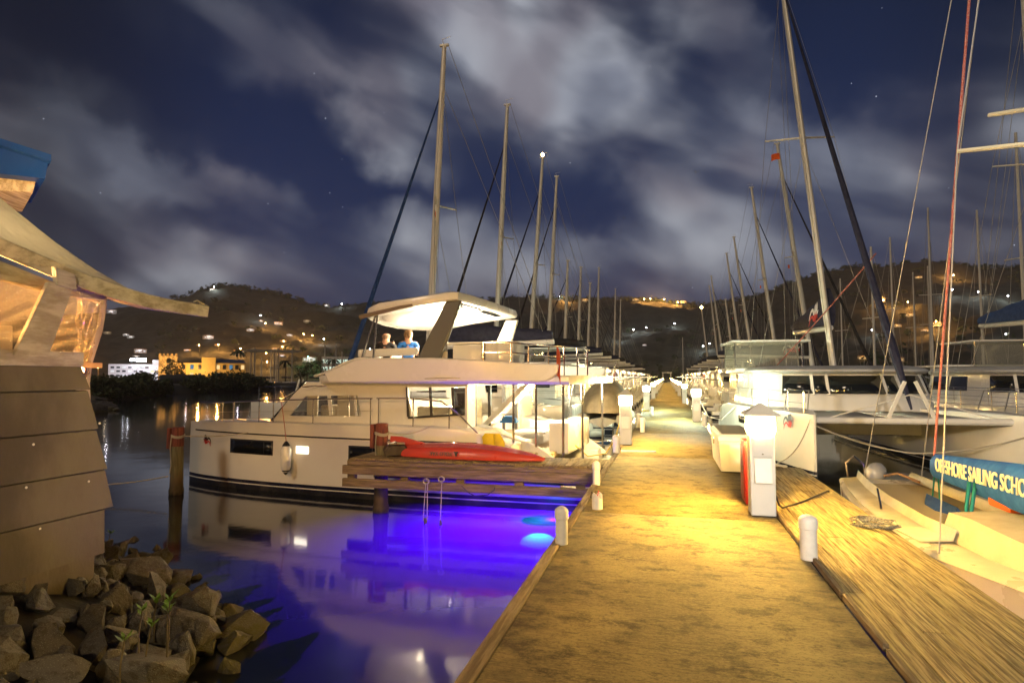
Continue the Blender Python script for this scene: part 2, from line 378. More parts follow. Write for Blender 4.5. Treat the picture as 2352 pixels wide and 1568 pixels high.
# far wooded mass along ridges and hill foot (uncountable)
def leafclump(m, c, rad, n, size, fl=1.0):
    for _ in range(n):
        d = Vector((random.gauss(0, 1), random.gauss(0, 1), random.gauss(0, 1))).normalized() * (random.random() ** .4) * rad
        d.z *= fl; p = Vector(c) + d
        a = Vector((random.gauss(0, 1), random.gauss(0, 1), random.gauss(0, .6))).normalized(); b = a.orthogonal().normalized()
        b = (Matrix.Rotation(random.uniform(0, 6.3), 3, a) @ b); s = size * random.uniform(.6, 1.3)
        m.add([p - a * s, p + b * s * .5, p + a * s, p - b * s * .5], [(0, 1, 2, 3)])
leafm = mat('dark_leaves', (.050, .075, .028), .7, col2=(.022, .036, .014), vs=.6)
leafm2 = mat('mangrove_leaves', (.060, .085, .030), .65, col2=(.028, .045, .014), vs=1.5)
bark = mat('dark_bark', (.06, .045, .035), .9, bump=.5, bs=12)
fm = MB()
for k in range(900):
    a = random.uniform(-.78, .75); r = random.choice([random.uniform(680, 705)] * 2 + [random.uniform(330, 680)])
    c = Vector((sin(a) * r, cos(a) * r, land(a, r) + 1.5)); leafclump(fm, c, random.uniform(2, 4.2), 26, 1.1, .8)
tag(fm.build('hillside_forest', leafm, smooth=0), 'dense dark forest covering the far hills', 'forest', None, 'stuff')
fm = MB()
for k in range(330):
    a = lerp(-.30, .62, random.random()); r = shore(a) + random.uniform(1, 24)
    leafclump(fm, (sin(a) * r, cos(a) * r, random.uniform(.8, 5.0)), random.uniform(1.6, 3.2), 42, .75, .9)
tag(fm.build('shore_woodland', leafm, smooth=0), 'low dark wood along the shore beyond the end of the pier', 'woodland', None, 'stuff')
# ------------------------------------------------------------------ the pier
def concrete():
    m = bpy.data.materials.new('stained_brushed_concrete'); m.use_nodes = True; t = m.node_tree; p = t.nodes['Principled BSDF']
    g = nd(t, 'ShaderNodeTexCoord'); v = g.outputs['Object']
    def nz(sc, s, det=6, ro=.6):
        mp = nd(t, 'ShaderNodeMapping'); lk(t, v, mp.inputs[0]); mp.inputs['Scale'].default_value = sc
        n = nd(t, 'ShaderNodeTexNoise'); lk(t, mp.outputs[0], n.inputs['Vector']); n.inputs['Scale'].default_value = s; n.inputs['Detail'].default_value = det; n.inputs['Roughness'].default_value = ro
        return n.outputs['Fac']
    big = nz((1, .7, 1), 1.1, 7, .65); brush = nz((2.0, 40, 1), 1.6, 7, .78); mid = nz((1, 1.4, 1), 3.6, 9, .78); fine = nz((1, 1.6, 1), 42, 5, .75)
    c = mixc(t, mrange(t, big, .34, .62, 0, 1), (.42, .32, .115), (.27, .205, .076))
    c = mixc(t, mrange(t, mid, .50, .62, 0, .85), c, (.105, .078, .032))
    c = mixc(t, mth(t, 'MULTIPLY', mrange(t, brush, .48, .62, 0, .52), mrange(t, big, .3, .6, .35, 1)), c, (.062, .048, .024))
    c = mixc(t, mrange(t, fine, .52, .62, 0, .32), c, (.48, .37, .15))
    c = mixc(t, mrange(t, fine, .48, .38, 0, .45), c, (.07, .052, .022))
    # dirtier towards both edges of the walk
    s = nd(t, 'ShaderNodeSeparateXYZ'); lk(t, v, s.inputs[0])
    e = mth(t, 'ABSOLUTE', mth(t, 'SUBTRACT', s.outputs[0], .1))
    e = mth(t, 'MULTIPLY', mrange(t, e, .55, 1.15, 0, 1), mrange(t, mid, .3, .6, .25, 1))
    c = mixc(t, mth(t, 'MULTIPLY', e, .75), c, (.055, .045, .026))
    lk(t, c, p.inputs['Base Color']); p.inputs['Roughness'].default_value = .82; p.inputs['Specular IOR Level'].default_value = .3
    b = nd(t, 'ShaderNodeBump'); b.inputs['Strength'].default_value = .3; b.inputs['Distance'].default_value = .008
    lk(t, mth(t, 'ADD', mth(t, 'MULTIPLY', brush, .6), mth(t, 'MULTIPLY', fine, .5)), b.inputs['Height']); lk(t, b.outputs[0], p.inputs['Normal'])
    return m
conc = concrete()
wood = mat('weathered_timber', (.34, .25, .12), .8, col2=(.17, .12, .06), vs=2.2, stretch=(14, 1.0, 14), bump=.9, bs=5, island=.35)
woodx = mat('weathered_timber_boards', (.30, .22, .115), .8, col2=(.13, .095, .05), vs=2.2, stretch=(1.0, 14, 14), bump=.9, bs=5, island=.35)
woody = mat('weathered_walk_planks', (.50, .38, .15), .75, col2=(.17, .12, .045), vs=3.2, stretch=(19, .8, 10), bump=1.0, bs=5, island=.25)
PIER_END = 172
m = MB(); y = -14
while y < PIER_END:
    L = 5.4; m.box((.1, y + L / 2, 1.06), (2.26, L - .012, .28), bev=.012); y += L
tag(m.build('pier_walkway', conc), 'long stained concrete pier walkway running out between the boats', None, None, 'structure')
pl = MB()
for k in range(16):
    for s in (-.85, 1.05): pl.lathe([(.2, -3.2), (.2, .95)], (s, -10 + k * 12 + 3.3, 0), 10)
tag(pl.build('pier_piles', mat('old_concrete_pile', (.16, .14, .10), .9, var=.4, vs=3, bump=.5, bs=8)), 'round piles carrying the concrete pier', None, None, 'structure')
m = MB(); y = -14
while y < PIER_END:
    L = random.uniform(3.2, 4.4); m.box((-1.085, y + L / 2, 1.10), (.10, L - .01, .22), bev=.01); y += L
tag(m.build('pier_edge_timber', wood), 'weathered timber edging along the left side of the concrete pier', 'timber edging')
# boardwalk strip on the right
t = thing('wooden_boardwalk', 'worn golden timber boardwalk along the right edge of the concrete pier', 'boardwalk', (1.80, -2, 1.2))
m = MB()
xs = [-.505, -.36, -.215, -.065, .085, .235, .39]
for i, x in enumerate(xs):
    w = (xs[i + 1] - x if i < 6 else .145) - .010; y = -6
    y += random.uniform(0, 2)
    while y < 14.1:
        L = min(random.choice([2.4, 3.2, 3.9]), 14.1 - y)
        m.box((x + w / 2, y + L / 2, -.012 + random.uniform(-.004, .003)), (w, L - .007, .045), bev=.006); y += L
m.build('planks', woody, t)
m = MB(); m.box((.54, 4, -.16), (.05, 20.2, .28), bev=.006); m.box((0, 14.14, -.16), (1.06, .05, .26), bev=.006)
m.build('fascia_board', wood, t)
m = MB()
for k in range(8): m.box((0, -5 + k * 2.6, -.2), (.94, .1, .24))
m.build('joists', wood, t)
m = MB()
for y in (-3, 2, 7, 12.5): m.lathe([(.13, -4.4), (.13, -.1)], (.3, y, 0), 12)
m.build('piles', mat('creosoted_pile', (.11, .085, .05), .9, var=.4, vs=4, bump=.5, bs=10), t)
m = MB(); y = -5
while y < 14.0:
    L = random.uniform(.5, 1.3); m.box((-.535, y + L / 2, .004 + random.uniform(-.004, .01)), (.035, L - random.uniform(.005, .06), .05), bev=.005); y += L
m.build('edge_strip', wood, t)
# ------------------------------------------------------------------ finger pier with kayak
FX0, FX1, FY0, FY1 = -6.3, -1.14, 11.35, 12.42
t = thing('finger_pier', 'short timber finger pier with slatted side boards carrying a red kayak', 'finger pier', (0, 0, 0))
m = MB(); x = FX0 + .02
while x < FX1 - .02:
    m.box((x + .065, (FY0 + FY1) / 2, 1.18), (.128, FY1 - FY0, .04), bev=.006); x += .138
m.build('deck_planks', mat('finger_deck_planks', (.33, .25, .13), .8, col2=(.17, .125, .065), vs=2.2, stretch=(14, 1, 14), bump=.9, bs=5, island=.3), t)
for (z0, z1, dx, dy) in ((1.07, 1.155, .0, .0), (.885, 1.062, -.10, -.012), (.635, .80, -.10, -.012)):
    m = MB(); m.box(((FX0 + FX1) / 2 + dx / 2, FY0 - .045 + dy, (z0 + z1) / 2), (FX1 - FX0 + abs(dx), .07, z1 - z0), bev=.008); m.build('side_board', woodx, t)
    m = MB(); m.box(((FX0 + FX1) / 2, FY1 + .045, (z0 + z1) / 2), (FX1 - FX0, .07, z1 - z0), bev=.008); m.build('side_board', woodx, t)
m = MB()
for k in range(5):
    x = FX0 + .05 + k * 1.17; m.box((x, FY0 + .05, .92), (.17, .1, .5), bev=.006)
m.build('blocking', woodx, t)
m = MB(); m.box((FX0 + .03, (FY0 + FY1) / 2, 1.02), (.06, FY1 - FY0 - .02, .26), bev=.006); m.build('end_board', wood, t)
# pilings
pilem = bpy.data.materials.new('treated_timber_pile'); pilem.use_nodes = True; q = pilem.node_tree; p = q.nodes['Principled BSDF']
tcn = nd(q, 'ShaderNodeTexCoord'); s = nd(q, 'ShaderNodeSeparateXYZ'); lk(q, tcn.outputs['Object'], s.inputs[0])
n = nd(q, 'ShaderNodeTexNoise'); n.inputs['Scale'].default_value = 3; n.inputs['Detail'].default_value = 6
mp = nd(q, 'ShaderNodeMapping'); lk(q, tcn.outputs['Object'], mp.inputs[0]); mp.inputs['Scale'].default_value = (6, 6, .8); lk(q, mp.outputs[0], n.inputs['Vector'])
zz = mth(q, 'ADD', s.outputs[2], mth(q, 'MULTIPLY', mth(q, 'SUBTRACT', n.outputs['Fac'], .5), .3))
c = ramp(q, mth(q, 'MULTIPLY', zz, .5), [(0, (.02, .016, .010)), (.10, (.05, .035, .018)), (.2, (.13, .10, .05)), (.3, (.17, .16, .08)), (.62, (.20, .19, .10)), (.8, (.24, .16, .09))])
c = mixc(q, mrange(q, n.outputs['Fac'], .42, .66, 0, .6), c, (.07, .055, .03)); lk(q, c, p.inputs['Base Color']); p.inputs['Roughness'].default_value = .85
b = nd(q, 'ShaderNodeBump'); b.inputs['Strength'].default_value = .7; lk(q, n.outputs['Fac'], b.inputs['Height']); lk(q, b.outputs[0], p.inputs['Normal'])
redw = mat('red_stained_timber', (.22, .055, .035), .8, col2=(.12, .035, .025), vs=3, stretch=(8, 8, 1), bump=.5, bs=8)
def piling(label, x, y, top, capside):
    t = thing('mooring_piling', label, 'piling', (x, y, 0), 0, 'timber mooring pilings')
    m = MB(); m.lathe([(.155, -3.2), (.15, -.02), (.165, 0), (.17, .10), (.15, .18), (.14, .6), (.135, top - .45)], n=16); m.build('pole', pilem, t)
    m = MB(); m.lathe([(.137, top - .46), (.137, top - .01), (.11, top)], n=16); m.build('red_top', redw, t)
    m = MB(); m.box((-.17, -.03, top - .27), (.085, .2, .5), bev=.01); m.build('red_cleat_block', redw, t)
    m = MB()
    for k in range(3): m.tube([(.147 * cos(a), .147 * sin(a), top - .2 - k * .022 + .02 * sin(a * 2)) for a in [i * 2 * pi / 16 for i in range(17)]], .011, 6)
    m.tube([(-.05, -.15, top - .2), (-.06, -.17, top - .5), (-.02, -.165, top - .9), (-.06, -.16, top - 1.1)], .012, 6)
    m.build('rope_turns', rope, t); return t
piling('timber piling in open water off the power catamaran bow, red top', -11.6, 12.55, 1.62, 1)
piling('timber piling at the outer end of the finger pier, red top', -5.9, 12.0, 1.86, 1)
def line(name, label, pts, r=.012, mt=rope, sag=0, cat='rope', n=6):
    P = []
    pts = [Vector(p) for p in pts]
    for a, b in zip(pts, pts[1:]):
        for k in range(12):
            s = k / 12; P.append(a.lerp(b, s) - Vector((0, 0, sag * 4 * s * (1 - s))))
    P.append(pts[-1]); return tag(MB().tube(P, r, n).build(name, mt), label, cat)
line('mooring_line', 'slack rope from the outer piling leading to the shore on the left', [(-11.7, 12.4, .45), (-14.5, 11.2, .35)], .013, sag=.12)
line('mooring_line', 'bow line from the outer piling to the power catamaran bow', [(-11.55, 12.5, 1.42), (-10.0, 13.6, 1.5)], .013, sag=.08)
# kayak, upside down, with moulded ridge
t = thing('kayak', 'red kayak lying upside down on the finger pier', 'kayak', (0, 0, 0))
kr = mat('red_kayak_plastic', (.48, .048, .035), .35, var=.12, vs=3, coat=.2)
A = Zat(895, 1043, 1.2); B = Zat(1240, 1066, 1.2); A.y += .16; B.y = 11.60; A.y = 11.78
ax = (B - A).normalized(); ay = Vector((-ax.y, ax.x, 0)); KL = (B - A).length
rings = []
for i in range(29):
    s = i / 28; w = .37 * (sin(pi * min(1, max(0, s * .96 + .02))) ** .62); h = .30 * (sin(pi * (s * .93 + .05)) ** .55)
    rise = .10 * max(0, (.12 - s) / .12); c = A + ax * (KL * s) + ay * .18
    sec = [(-w, .02), (-w * 1.02, .07), (-w * .93, h * .60), (-w * .72, h * .80), (-w * .58, h * .74), (-w * .30, h * .92), (0, h * (1.05 + rise * 4)), (w * .30, h * .92), (w * .58, h * .74), (w * .72, h * .80), (w * .93, h * .6), (w * 1.02, .07), (w, .02)]
    rings.append([c + ay * a + Vector((0, 0, b + rise * .4)) for a, b in sec])
MB().loft(rings).build('hull', kr, t, smooth=50)
m = MB(); c = A + ay * .18
m.prism([c + ax * .03 + ay * -.02 + Vector((0, 0, .13)), c + ax * .06 + ay * -.02 + Vector((0, 0, .40)), c + ax * .32 + ay * -.02 + Vector((0, 0, .395)), c + ax * .62 + ay * -.02 + Vector((0, 0, .33)), c + ax * .92 + ay * -.02 + Vector((0, 0, .26))], ay * .05)
m.build('keel_fin', kr, t, bev=.012)
kc = A + ax * (KL * .405) + ay * (.18 - .385) + Vector((0, 0, .125))
lettering('lettering', 'YOLO YAK', .105, frame(kc, -ax, -(Vector((0, 0, 1)) + ay * .28)), blackpaint, t, .003, .95)
lc = kc + ax * .33
MB().prism([lc + ax * .05 + Vector((0, 0, .05)), lc - ax * .05 + Vector((0, 0, .05)), lc + ax * .0 - Vector((0, 0, .055)) - ay * .012], -ay * .006).build('logo', blackpaint, t, smooth=0)
# folded grill beside the piling
t = thing('folded_grill', 'dark metal folding grill lying beside the finger pier piling', 'grill', (-5.50, 11.85, 1.2), R(28))
dm = mat('sooty_metal', (.09, .07, .055), .45, .7, var=.4, vs=6)
m = MB()
m.prism([(-.22, -.2, .03), (.22, -.2, .03), (.26, -.2, .13), (.17, -.2, .24), (-.17, -.2, .24), (-.26, -.2, .13)], (0, .42, 0)); m.build('body', dm, t, bev=.015)
m = MB(); m.tube([(-.14, -.215, .2), (-.16, -.28, .28), (-.02, -.28, .33), (.02, -.215, .24)], .011, 6); m.build('handle', chrome, t)
m = MB(); m.box((.0, .01, .27), (.36, .40, .025), bev=.008); m.build('shelf', mat('pale_grill_shelf', (.40, .33, .24), .6), t)
m = MB(); [m.box((sx_ * .18, sy_ * .16, .015), (.04, .04, .035)) for sx_ in (-1, 1) for sy_ in (-1, 1)]; m.build('feet', blackp, t)
# ropes hanging off the finger pier's lower board
def hang(label, px, py0, py1, knot, dbl):
    p = Yat(px, py0, FY0 - .11); q = Yat(px - 4, py1, FY0 - .12); t = thing('hanging_rope', label, 'rope', p, 0, 'ropes hanging from the finger pier')
    d = q - p; m = MB()
    for o in ((-.02, .02) if dbl else (0,)): m.tube([(o, 0, 0), (o * 1.5 + d.x * .4, -.01, d.z * .5), (o * 2 + d.x, 0, d.z)], .009, 6)
    m.build('strands', rope, t)
    m = MB()
    for k in range(4): m.tube([(cos(a) * .06, -.012 - .01 * k, .03 + sin(a) * .05) for a in [i * .8 + k for i in range(7)]], .011, 6)
    m.build('knot', rope, t)
    m = MB(); m.tube([(d.x, 0, d.z + .05), (d.x + .01, 0, d.z - .03), (d.x - .02, .01, d.z - .12)], [.018, .035, .008], 6); m.build('frayed_end', mat('wet_rope', (.06, .05, .03), .7), t)
hang('double rope end dangling over the water, left of two under the kayak', 980, 1108, 1195, 0, True)
hang('single knotted rope dangling over the water, right of two under the kayak', 1015, 1103, 1200, 1, False)
p0 = Yat(1060, 1115, FY0 - .12); p1 = Yat(1090, 1138, FY0 - .12); p2 = Yat(1120, 1136, FY0 - .12); p3 = Yat(1136, 1118, FY0 - .12)
tag(MB().tube([p0, p0.lerp(p1, .5) - Vector((0, 0, .03)), p1, p2, p3 - Vector((0, 0, .05)), p3], .009, 6).build('looped_cord', mat('black_cord', (.03, .025, .025), .7)), 'thin black cord looped under the finger pier', 'cord')
# ------------------------------------------------------------------ bollards
def bollard(label, px, py, h, r, top=True, zb=1.2):
    p = Zat(px, py, zb); t = thing('capped_pipe_post', label, 'pipe post', p, random.uniform(0, 6), 'white pipe posts along the pier')
    if top:
        MB().lathe([(r, 0), (r, h - .1)], n=24).build('pipe', pvc, t)
        MB().lathe([(r + .002, h - .105), (r * 1.12, h - .1), (r * 1.12, h - .03), (r * 1.02, h - .008), (r * .7, h + .012), (r * .3, h + .022), (.001, h + .024)], n=24).build('cap', pvc, t)
    else:
        ring = [[Vector((q * cos(a), q * sin(a), 0)) for a in [k * 2 * pi / 24 for k in range(24)]] for q in (r,)]
        top_ = [Vector((r * cos(a), r * sin(a), h * (.82 + .18 * sin(a * 2 + .6) + .05 * sin(a * 5)))) for a in [k * 2 * pi / 24 for k in range(24)]]
        inn = [Vector((p_.x * .86, p_.y * .86, p_.z)) for p_ in top_]; bot = [Vector((p_.x * .86, p_.y * .86, .03)) for p_ in top_]
        MB().loft([ring[0], top_, inn, bot]).build('pipe', pvc, t)
        for c, k in ((redp, 0), (blackpaint, 1), (whitep, 2)):
            m = MB(); a = k * 2 + 4
            m.tube([(0, 0, .05), (.02 * cos(a), .02 * sin(a), h * .8), (.07 * cos(a), .07 * sin(a), h * 1.05), (.085 * cos(a), .085 * sin(a), h * .7)], .006, 5); m.build('wire', c, t)
    return t
bollard('white capped pipe post at the left pier edge nearest the camera', 1290, 1248, .345, .062)
bollard('broken open-topped white pipe stump with loose wires showing', 1372, 1168, .2, .066, False)
bollard('white capped pipe post where the finger pier meets the walkway', 1370, 1113, .335, .056)
bollard('white capped pipe post at the right, beside the boardwalk seam', 1858, 1283, .375, .074)
bollard('cream pipe post with rope at the base of the golden lamp pedestal', 1416, 1040, .37, .075)
bollard('small white pipe post on the left edge beyond the golden lamp pedestal', 1466, 982, .45, .07)
bollard('smaller white pipe post beside another just past the golden lamp pedestal', 1476, 992, .42, .07)
bollard('white pipe post beside the right-hand cool white lamp pedestal', 1618, 978, .38, .075)
bollard('white pipe post in front of the second left lamp pedestal', 1497, 955, .38, .075)
# ------------------------------------------------------------------ lamp pedestals
GOLD = (1.0, .60, .13); COOL = (.86, 1.0, .70)
pedw = mat('pedestal_white_enamel', (.74, .73, .68), .35, var=.06, vs=3)
pedd = mat('pedestal_panel_grey', (.55, .55, .52), .4)
capm = mat('pedestal_cap', (.62, .58, .48), .5)
GS, CS = 740, 700
lensF = emis('golden_lamp_lens_far', GOLD, GS * .38); lensG = emis('golden_lamp_lens', GOLD, GS); lensC = emis('cool_lamp_lens', COOL, CS)
def pedestal(label, x, y, lens, w=.28):
    t = thing('lamp_pedestal', label, 'lamp pedestal', (x, y, 1.2), 0, 'power pedestals with lamps along the pier')
    h = w / 2
    MB().loft([[Vector((sx_ * a, sy_ * a, z)) for sx_, sy_ in ((-1, -1), (1, -1), (1, 1), (-1, 1))] for a, z in ((h, .012), (h, .95), (h * .96, .96))]).build('body', pedw, t, bev=.012)
    MB().box((0, 0, .008), (w - .02, w - .02, .016)).build('base', blackp, t)
    m = MB(); m.box((0, -h - .004, .82), (w * .72, .012, .21), bev=.006); m.build('outlet_door', pedw, t)
    m = MB(); m.box((0, -h - .002, .70), (w * .74, .010, .025), bev=.003); m.build('door_hinge', pedd, t)
    a = -h - .002
    MB().prism([(-w * .34, a, .685), (-w * .34, a - .012, .685), (-w * .34, a - .055, .40), (-w * .34, a, .40)], (w * .68, 0, 0)).build('outlet_hood', pedw, t, bev=.004)
    m = MB(); m.box((.0, -h - .014, .735), (.018, .016, .012)); m.build('latch', chrome, t)
    m = MB(); m.box((h + .003, 0, .62), (.012, w * .6, .36), bev=.004); m.build('side_panel', pedw, t)
    MB().loft([[Vector((sx_ * q, sy_ * q, z)) for sx_, sy_ in ((-1, -1), (1, -1), (1, 1), (-1, 1))] for q, z in ((h * .93, .962), (h * 1.06, .99), (h * 1.06, 1.165), (h * .98, 1.18))]).build('lamp_lens', lens, t, bev=.02)
    MB().loft([[Vector((sx_ * q, sy_ * q, z)) for sx_, sy_ in ((-1, -1), (1, -1), (1, 1), (-1, 1))] for q, z in ((h * 1.42, 1.182), (h * 1.44, 1.20), (.01, 1.335))]).build('cap', capm, t, smooth=20)
    return t
pedestal('lamp pedestal nearest the camera on the right, tall white body with panels', 1.09, 7.93, lensG)
pedestal('golden lamp pedestal first on the left side, above the pipe post', -.98, 15.2, lensG)
pedestal('second right-hand lamp pedestal, lighting the walkway cool white', 1.05, 23.5, lensC)
pedestal('second left-hand lamp pedestal, cool white with a small notice', -.96, 30.4, lensC)
pedestal('lamp pedestal on the pier behind the viewpoint', 1.05, -7.6, lensG)
ORD = ['third', 'fourth', 'fifth', 'sixth', 'seventh', 'eighth', 'ninth', 'tenth', 'eleventh']
for i in range(8):
    pedestal('%s right-hand lamp pedestal from the camera, glowing gold far down the pier' % ORD[i], 1.05, 39 + i * 15.5, lensF)
    pedestal('%s left-hand lamp pedestal from the camera, glowing gold far down the pier' % ORD[i], -.96, 46.4 + i * 15.5, lensF)
# end of the pier: small white gateway
t = thing('pier_gateway', 'small pale gateway standing at the far end of the pier', 'gateway', (.1, 165, 1.2))
m = MB(); [m.box((sx_ * 1.0, 0, 1.3), (.22, .22, 2.6)) for sx_ in (-1, 1)]; m.build('posts', pedw, t)
m = MB(); m.box((0, 0, 2.7), (2.5, .3, .25)); m.build('lintel', pedw, t)
# dock box + red hose box
t = thing('dock_box', 'white dock storage box with grey lid behind the near pedestal', 'dock box', (1.15, 12.1, 1.2))
bw = mat('dock_box_fibreglass', (.76, .74, .69), .4, var=.06, vs=3)
m = MB(); m.loft([[Vector((sx_ * a, sy_ * b, z)) for sx_, sy_ in ((-1, -1), (1, -1), (1, 1), (-1, 1))] for a, b, z in ((.262, .97, .03), (.285, 1.0, .54))]); m.build('body', bw, t, smooth=10)
m = MB(); m.box((.03, -.99, .29), (.3, .03, .38), bev=.01); m.build('front_panel', bw, t)
m = MB(); m.loft([[Vector((sx_ * a + ox, sy_ * b, z)) for sx_, sy_ in ((-1, -1), (1, -1), (1, 1), (-1, 1))] for a, b, z, ox in ((.305, 1.03, .55, 0), (.305, 1.03, .62, 0), (.27, .99, .66, .02))]); m.build('lid_rim', bw, t, smooth=10)
m = MB(); m.box((.02, 0, .668), (.50, 1.94, .02), bev=.006); m.build('lid_top', mat('lid_dark_tread', (.20, .185, .155), .7, bump=.4, bs=80), t)
m = MB(); [m.box((-.335, y_, .5), (.03, .08, .12), bev=.006) for y_ in (-.35, .35)]; m.build('latch', chrome, t)
t = thing('fire_hose_box', 'narrow red fire equipment box hidden behind the near lamp pedestal', 'fire box', (1.13, 8.62, 1.2))
m = MB(); m.box((0, 0, .42), (.34, .46, .80), bev=.015); m.build('cabinet', mat('fire_red_enamel', (.32, .012, .012), .4), t)
m = MB(); m.box((-.176, 0, .42), (.012, .36, .66), bev=.004); m.build('door', mat('fire_red_enamel_door', (.27, .01, .012), .35), t)
m = MB(); m.box((-.19, -.12, .45), (.02, .03, .1), bev=.004); m.build('handle', chrome, t)
# plank lying on the pier by the golden pedestal, coiled line on the boardwalk
tag(MB().box((-.62, 13.75, 1.215), (.75, .17, .03), R(6), .01).build('loose_board', pvc), 'short white board lying on the pier beside the cream post', 'board')
p = Zat(2010, 1212, 1.2); m = MB()
for k in range(9):
    a0 = random.uniform(0, 6)
    m.tube([(p.x + random.uniform(-.05, .05) + (.20 + .03 * k % .08) * cos(a) * .8, p.y + .26 * sin(a) * (.5 + .06 * k), 1.222 + .006 * k + .01 * sin(a * 3 + k)) for a in [a0 + i * .45 for i in range(13)]], .007, 5)
tag(m.build('coiled_line', mat('black_flecked_line', (.03, .03, .035), .8, col2=(.30, .28, .22), vs=70)), 'small tangled dark line coiled on the boardwalk edge', 'rope')
tag(MB().tube([(1.68, 11.95, 1.22), (1.8, 11.9, 1.24), (1.95, 12.0, 1.25), (2.05, 11.9, 1.24), (2.1, 12.1, 1.22), (1.9, 12.15, 1.23)], .022, 7).build('mooring_rope', rope), 'pale rope knotted at the far end of the boardwalk', 'rope')

# shore power cables and hoses at the pedestals
yc = mat('yellow_shore_cable', (.55, .40, .03), .6); wc = mat('white_hose', (.68, .66, .60), .5)
def cable(label, pts, mt, r=.014): return tag(MB().tube(pts, r, 7).build('power_cable', mt), label, 'cable', 'cables and hoses at the pedestals')
cable('yellow cable drooping from the golden left pedestal to the water', [(-1.12, 15.2, 1.75), (-1.25, 15.1, 1.3), (-1.45, 14.9, 1.0), (-1.9, 15.1, .9), (-2.4, 15.6, 1.2)], yc)
cable('white hose looping from the cool right pedestal to the big catamaran', [(1.2, 23.5, 1.9), (1.45, 23.3, 1.4), (1.9, 23.3, 1.3), (2.4, 23.6, 1.75)], wc, .02)
cable('yellow cable coiled at the foot of the second left pedestal', [(-1.05, 30.2, 1.7), (-1.18, 29.9, 1.3)] + [(-1.0 + .16 * cos(a), 29.7 + .16 * sin(a), 1.22 + .004 * a) for a in [k * .5 for k in range(26)]], yc)
cable('dark cable lying from the near pedestal to the boardwalk edge', [(1.23, 8.0, 1.5), (1.30, 8.05, 1.3), (1.36, 8.2, 1.24), (1.7, 8.7, 1.235), (2.2, 9.6, 1.235), (2.36, 9.9, 1.1), (2.5, 10.1, .9)], blackp, .012)
# ------------------------------------------------------------------ boats
def hull_material(name, stripe=(.012, .014, .04)):
    m = bpy.data.materials.new(name); m.use_nodes = True; t = m.node_tree; p = t.nodes['Principled BSDF']
    c = nd(t, 'ShaderNodeTexCoord'); s = nd(t, 'ShaderNodeSeparateXYZ'); lk(t, c.outputs['Object'], s.inputs[0])
    f = mth(t, 'DIVIDE', mth(t, 'ADD', s.outputs[2], .5), 2.5)
    col = ramp(t, f, [(0, (.02, .022, .03)), (.232, stripe), (.252, (.75, .73, .69)), (.262, stripe), (.30, (.78, .76, .71))], 'CONSTANT')
    n = nd(t, 'ShaderNodeTexNoise'); lk(t, c.outputs['Object'], n.inputs['Vector']); n.inputs['Scale'].default_value = 1.3; n.inputs['Detail'].default_value = 5
    col = mixc(t, mrange(t, n.outputs['Fac'], .45, .75, 0, .14), col, (.45, .40, .30))
    lk(t, col, p.inputs['Base Color']); p.inputs['Roughness'].default_value = .2; p.inputs['Coat Weight'].default_value = .3
    MATS[name] = m; return m
hullm = hull_material('gelcoat_hull_with_boot_stripe')
def hull_mesh(us, bs, ss, y0=0, k=-.45):
    rings = []
    for u, b, s in zip(us, bs, ss):
        hs = [(0, k), (.55 * b, k * .8), (.84 * b, -.05), (.95 * b, .35), (b, min(.85, s * .62)), (b, s * .9), (.97 * b, s - .015), (.92 * b, s)]
        rings.append([Vector((u, y0 + a, z)) for a, z in hs] + [Vector((u, y0 - a, z)) for a, z in hs[:0:-1]])
    return MB().loft(rings)
def bip(us, bs): return lambda u: interp(u, us, bs)
def tubes(segs, r, n=6):
    m = MB()
    for s in segs: m.tube(s, r, n)
    return m
def flag(parent, name, x, y, z, w, h, mt, rz=0):
    c, s_ = cos(rz), sin(rz)
    f = lambda a, b: (x + c * a * w, y + s_ * a * w + .06 * sin(a * 7 + b) * w, z - b * h - a * a * .35 * h)
    return MB().grid(f, 10, 5).build(name, mt, parent, smooth=180)
usf = bpy.data.materials.new('striped_ensign'); usf.use_nodes = True; q = usf.node_tree
c = nd(q, 'ShaderNodeTexCoord'); s = nd(q, 'ShaderNodeSeparateXYZ'); lk(q, c.outputs['Generated'], s.inputs[0])
f = mth(q, 'GREATER_THAN', mth(q, 'SINE', mth(q, 'MULTIPLY', s.outputs[2], 40)), 0)
col = mixc(q, f, (.6, .05, .05), (.7, .68, .66))
f2 = mth(q, 'MULTIPLY', mth(q, 'GREATER_THAN', s.outputs[2], .55), mth(q, 'LESS_THAN', s.outputs[0], .4))
lk(q, mixc(q, f2, col, (.02, .04, .2)), q.nodes['Principled BSDF'].inputs['Base Color'])
# ---------------- power catamaran
WARM = (1.0, .80, .52)
PC = thing('power_catamaran', 'large white power catamaran with a lit flybridge, beside the finger pier', 'motor yacht', (-1.7, 13.5, 0), R(176))
us = [0, .45, .5, .95, 1.0, 1.5, 1.55, 2.1, 2.2, 2.7, 3.6, 5, 6.5, 7.8, 8.8, 9.6, 10.2, 10.65, 10.95, 11.08]
bs = [.60, .63, .63, .68, .68, .72, .72, .76, .77, .80, .84, .86, .85, .78, .67, .53, .38, .23, .10, .03]
ss = [.48, .48, .78, .78, 1.06, 1.06, 1.36, 1.5, 1.58, 1.68, 1.71, 1.72, 1.72, 1.72, 1.71, 1.70, 1.68, 1.66, 1.64, 1.63]
pcb = bip(us, bs)
for y0 in (0, -4.6): hull_mesh(us, bs, ss, y0).build('hull', hullm, PC, smooth=40)
def hullpatch(us_, z0, z1, off, y0=0, n=8, flare=1.0):
    def f(i, j):
        u = lerp(us_[0], us_[1], i); return (u, y0 + pcb(u) * flare + off, lerp(z0, z1, j))
    return MB().grid(f, n, 1)
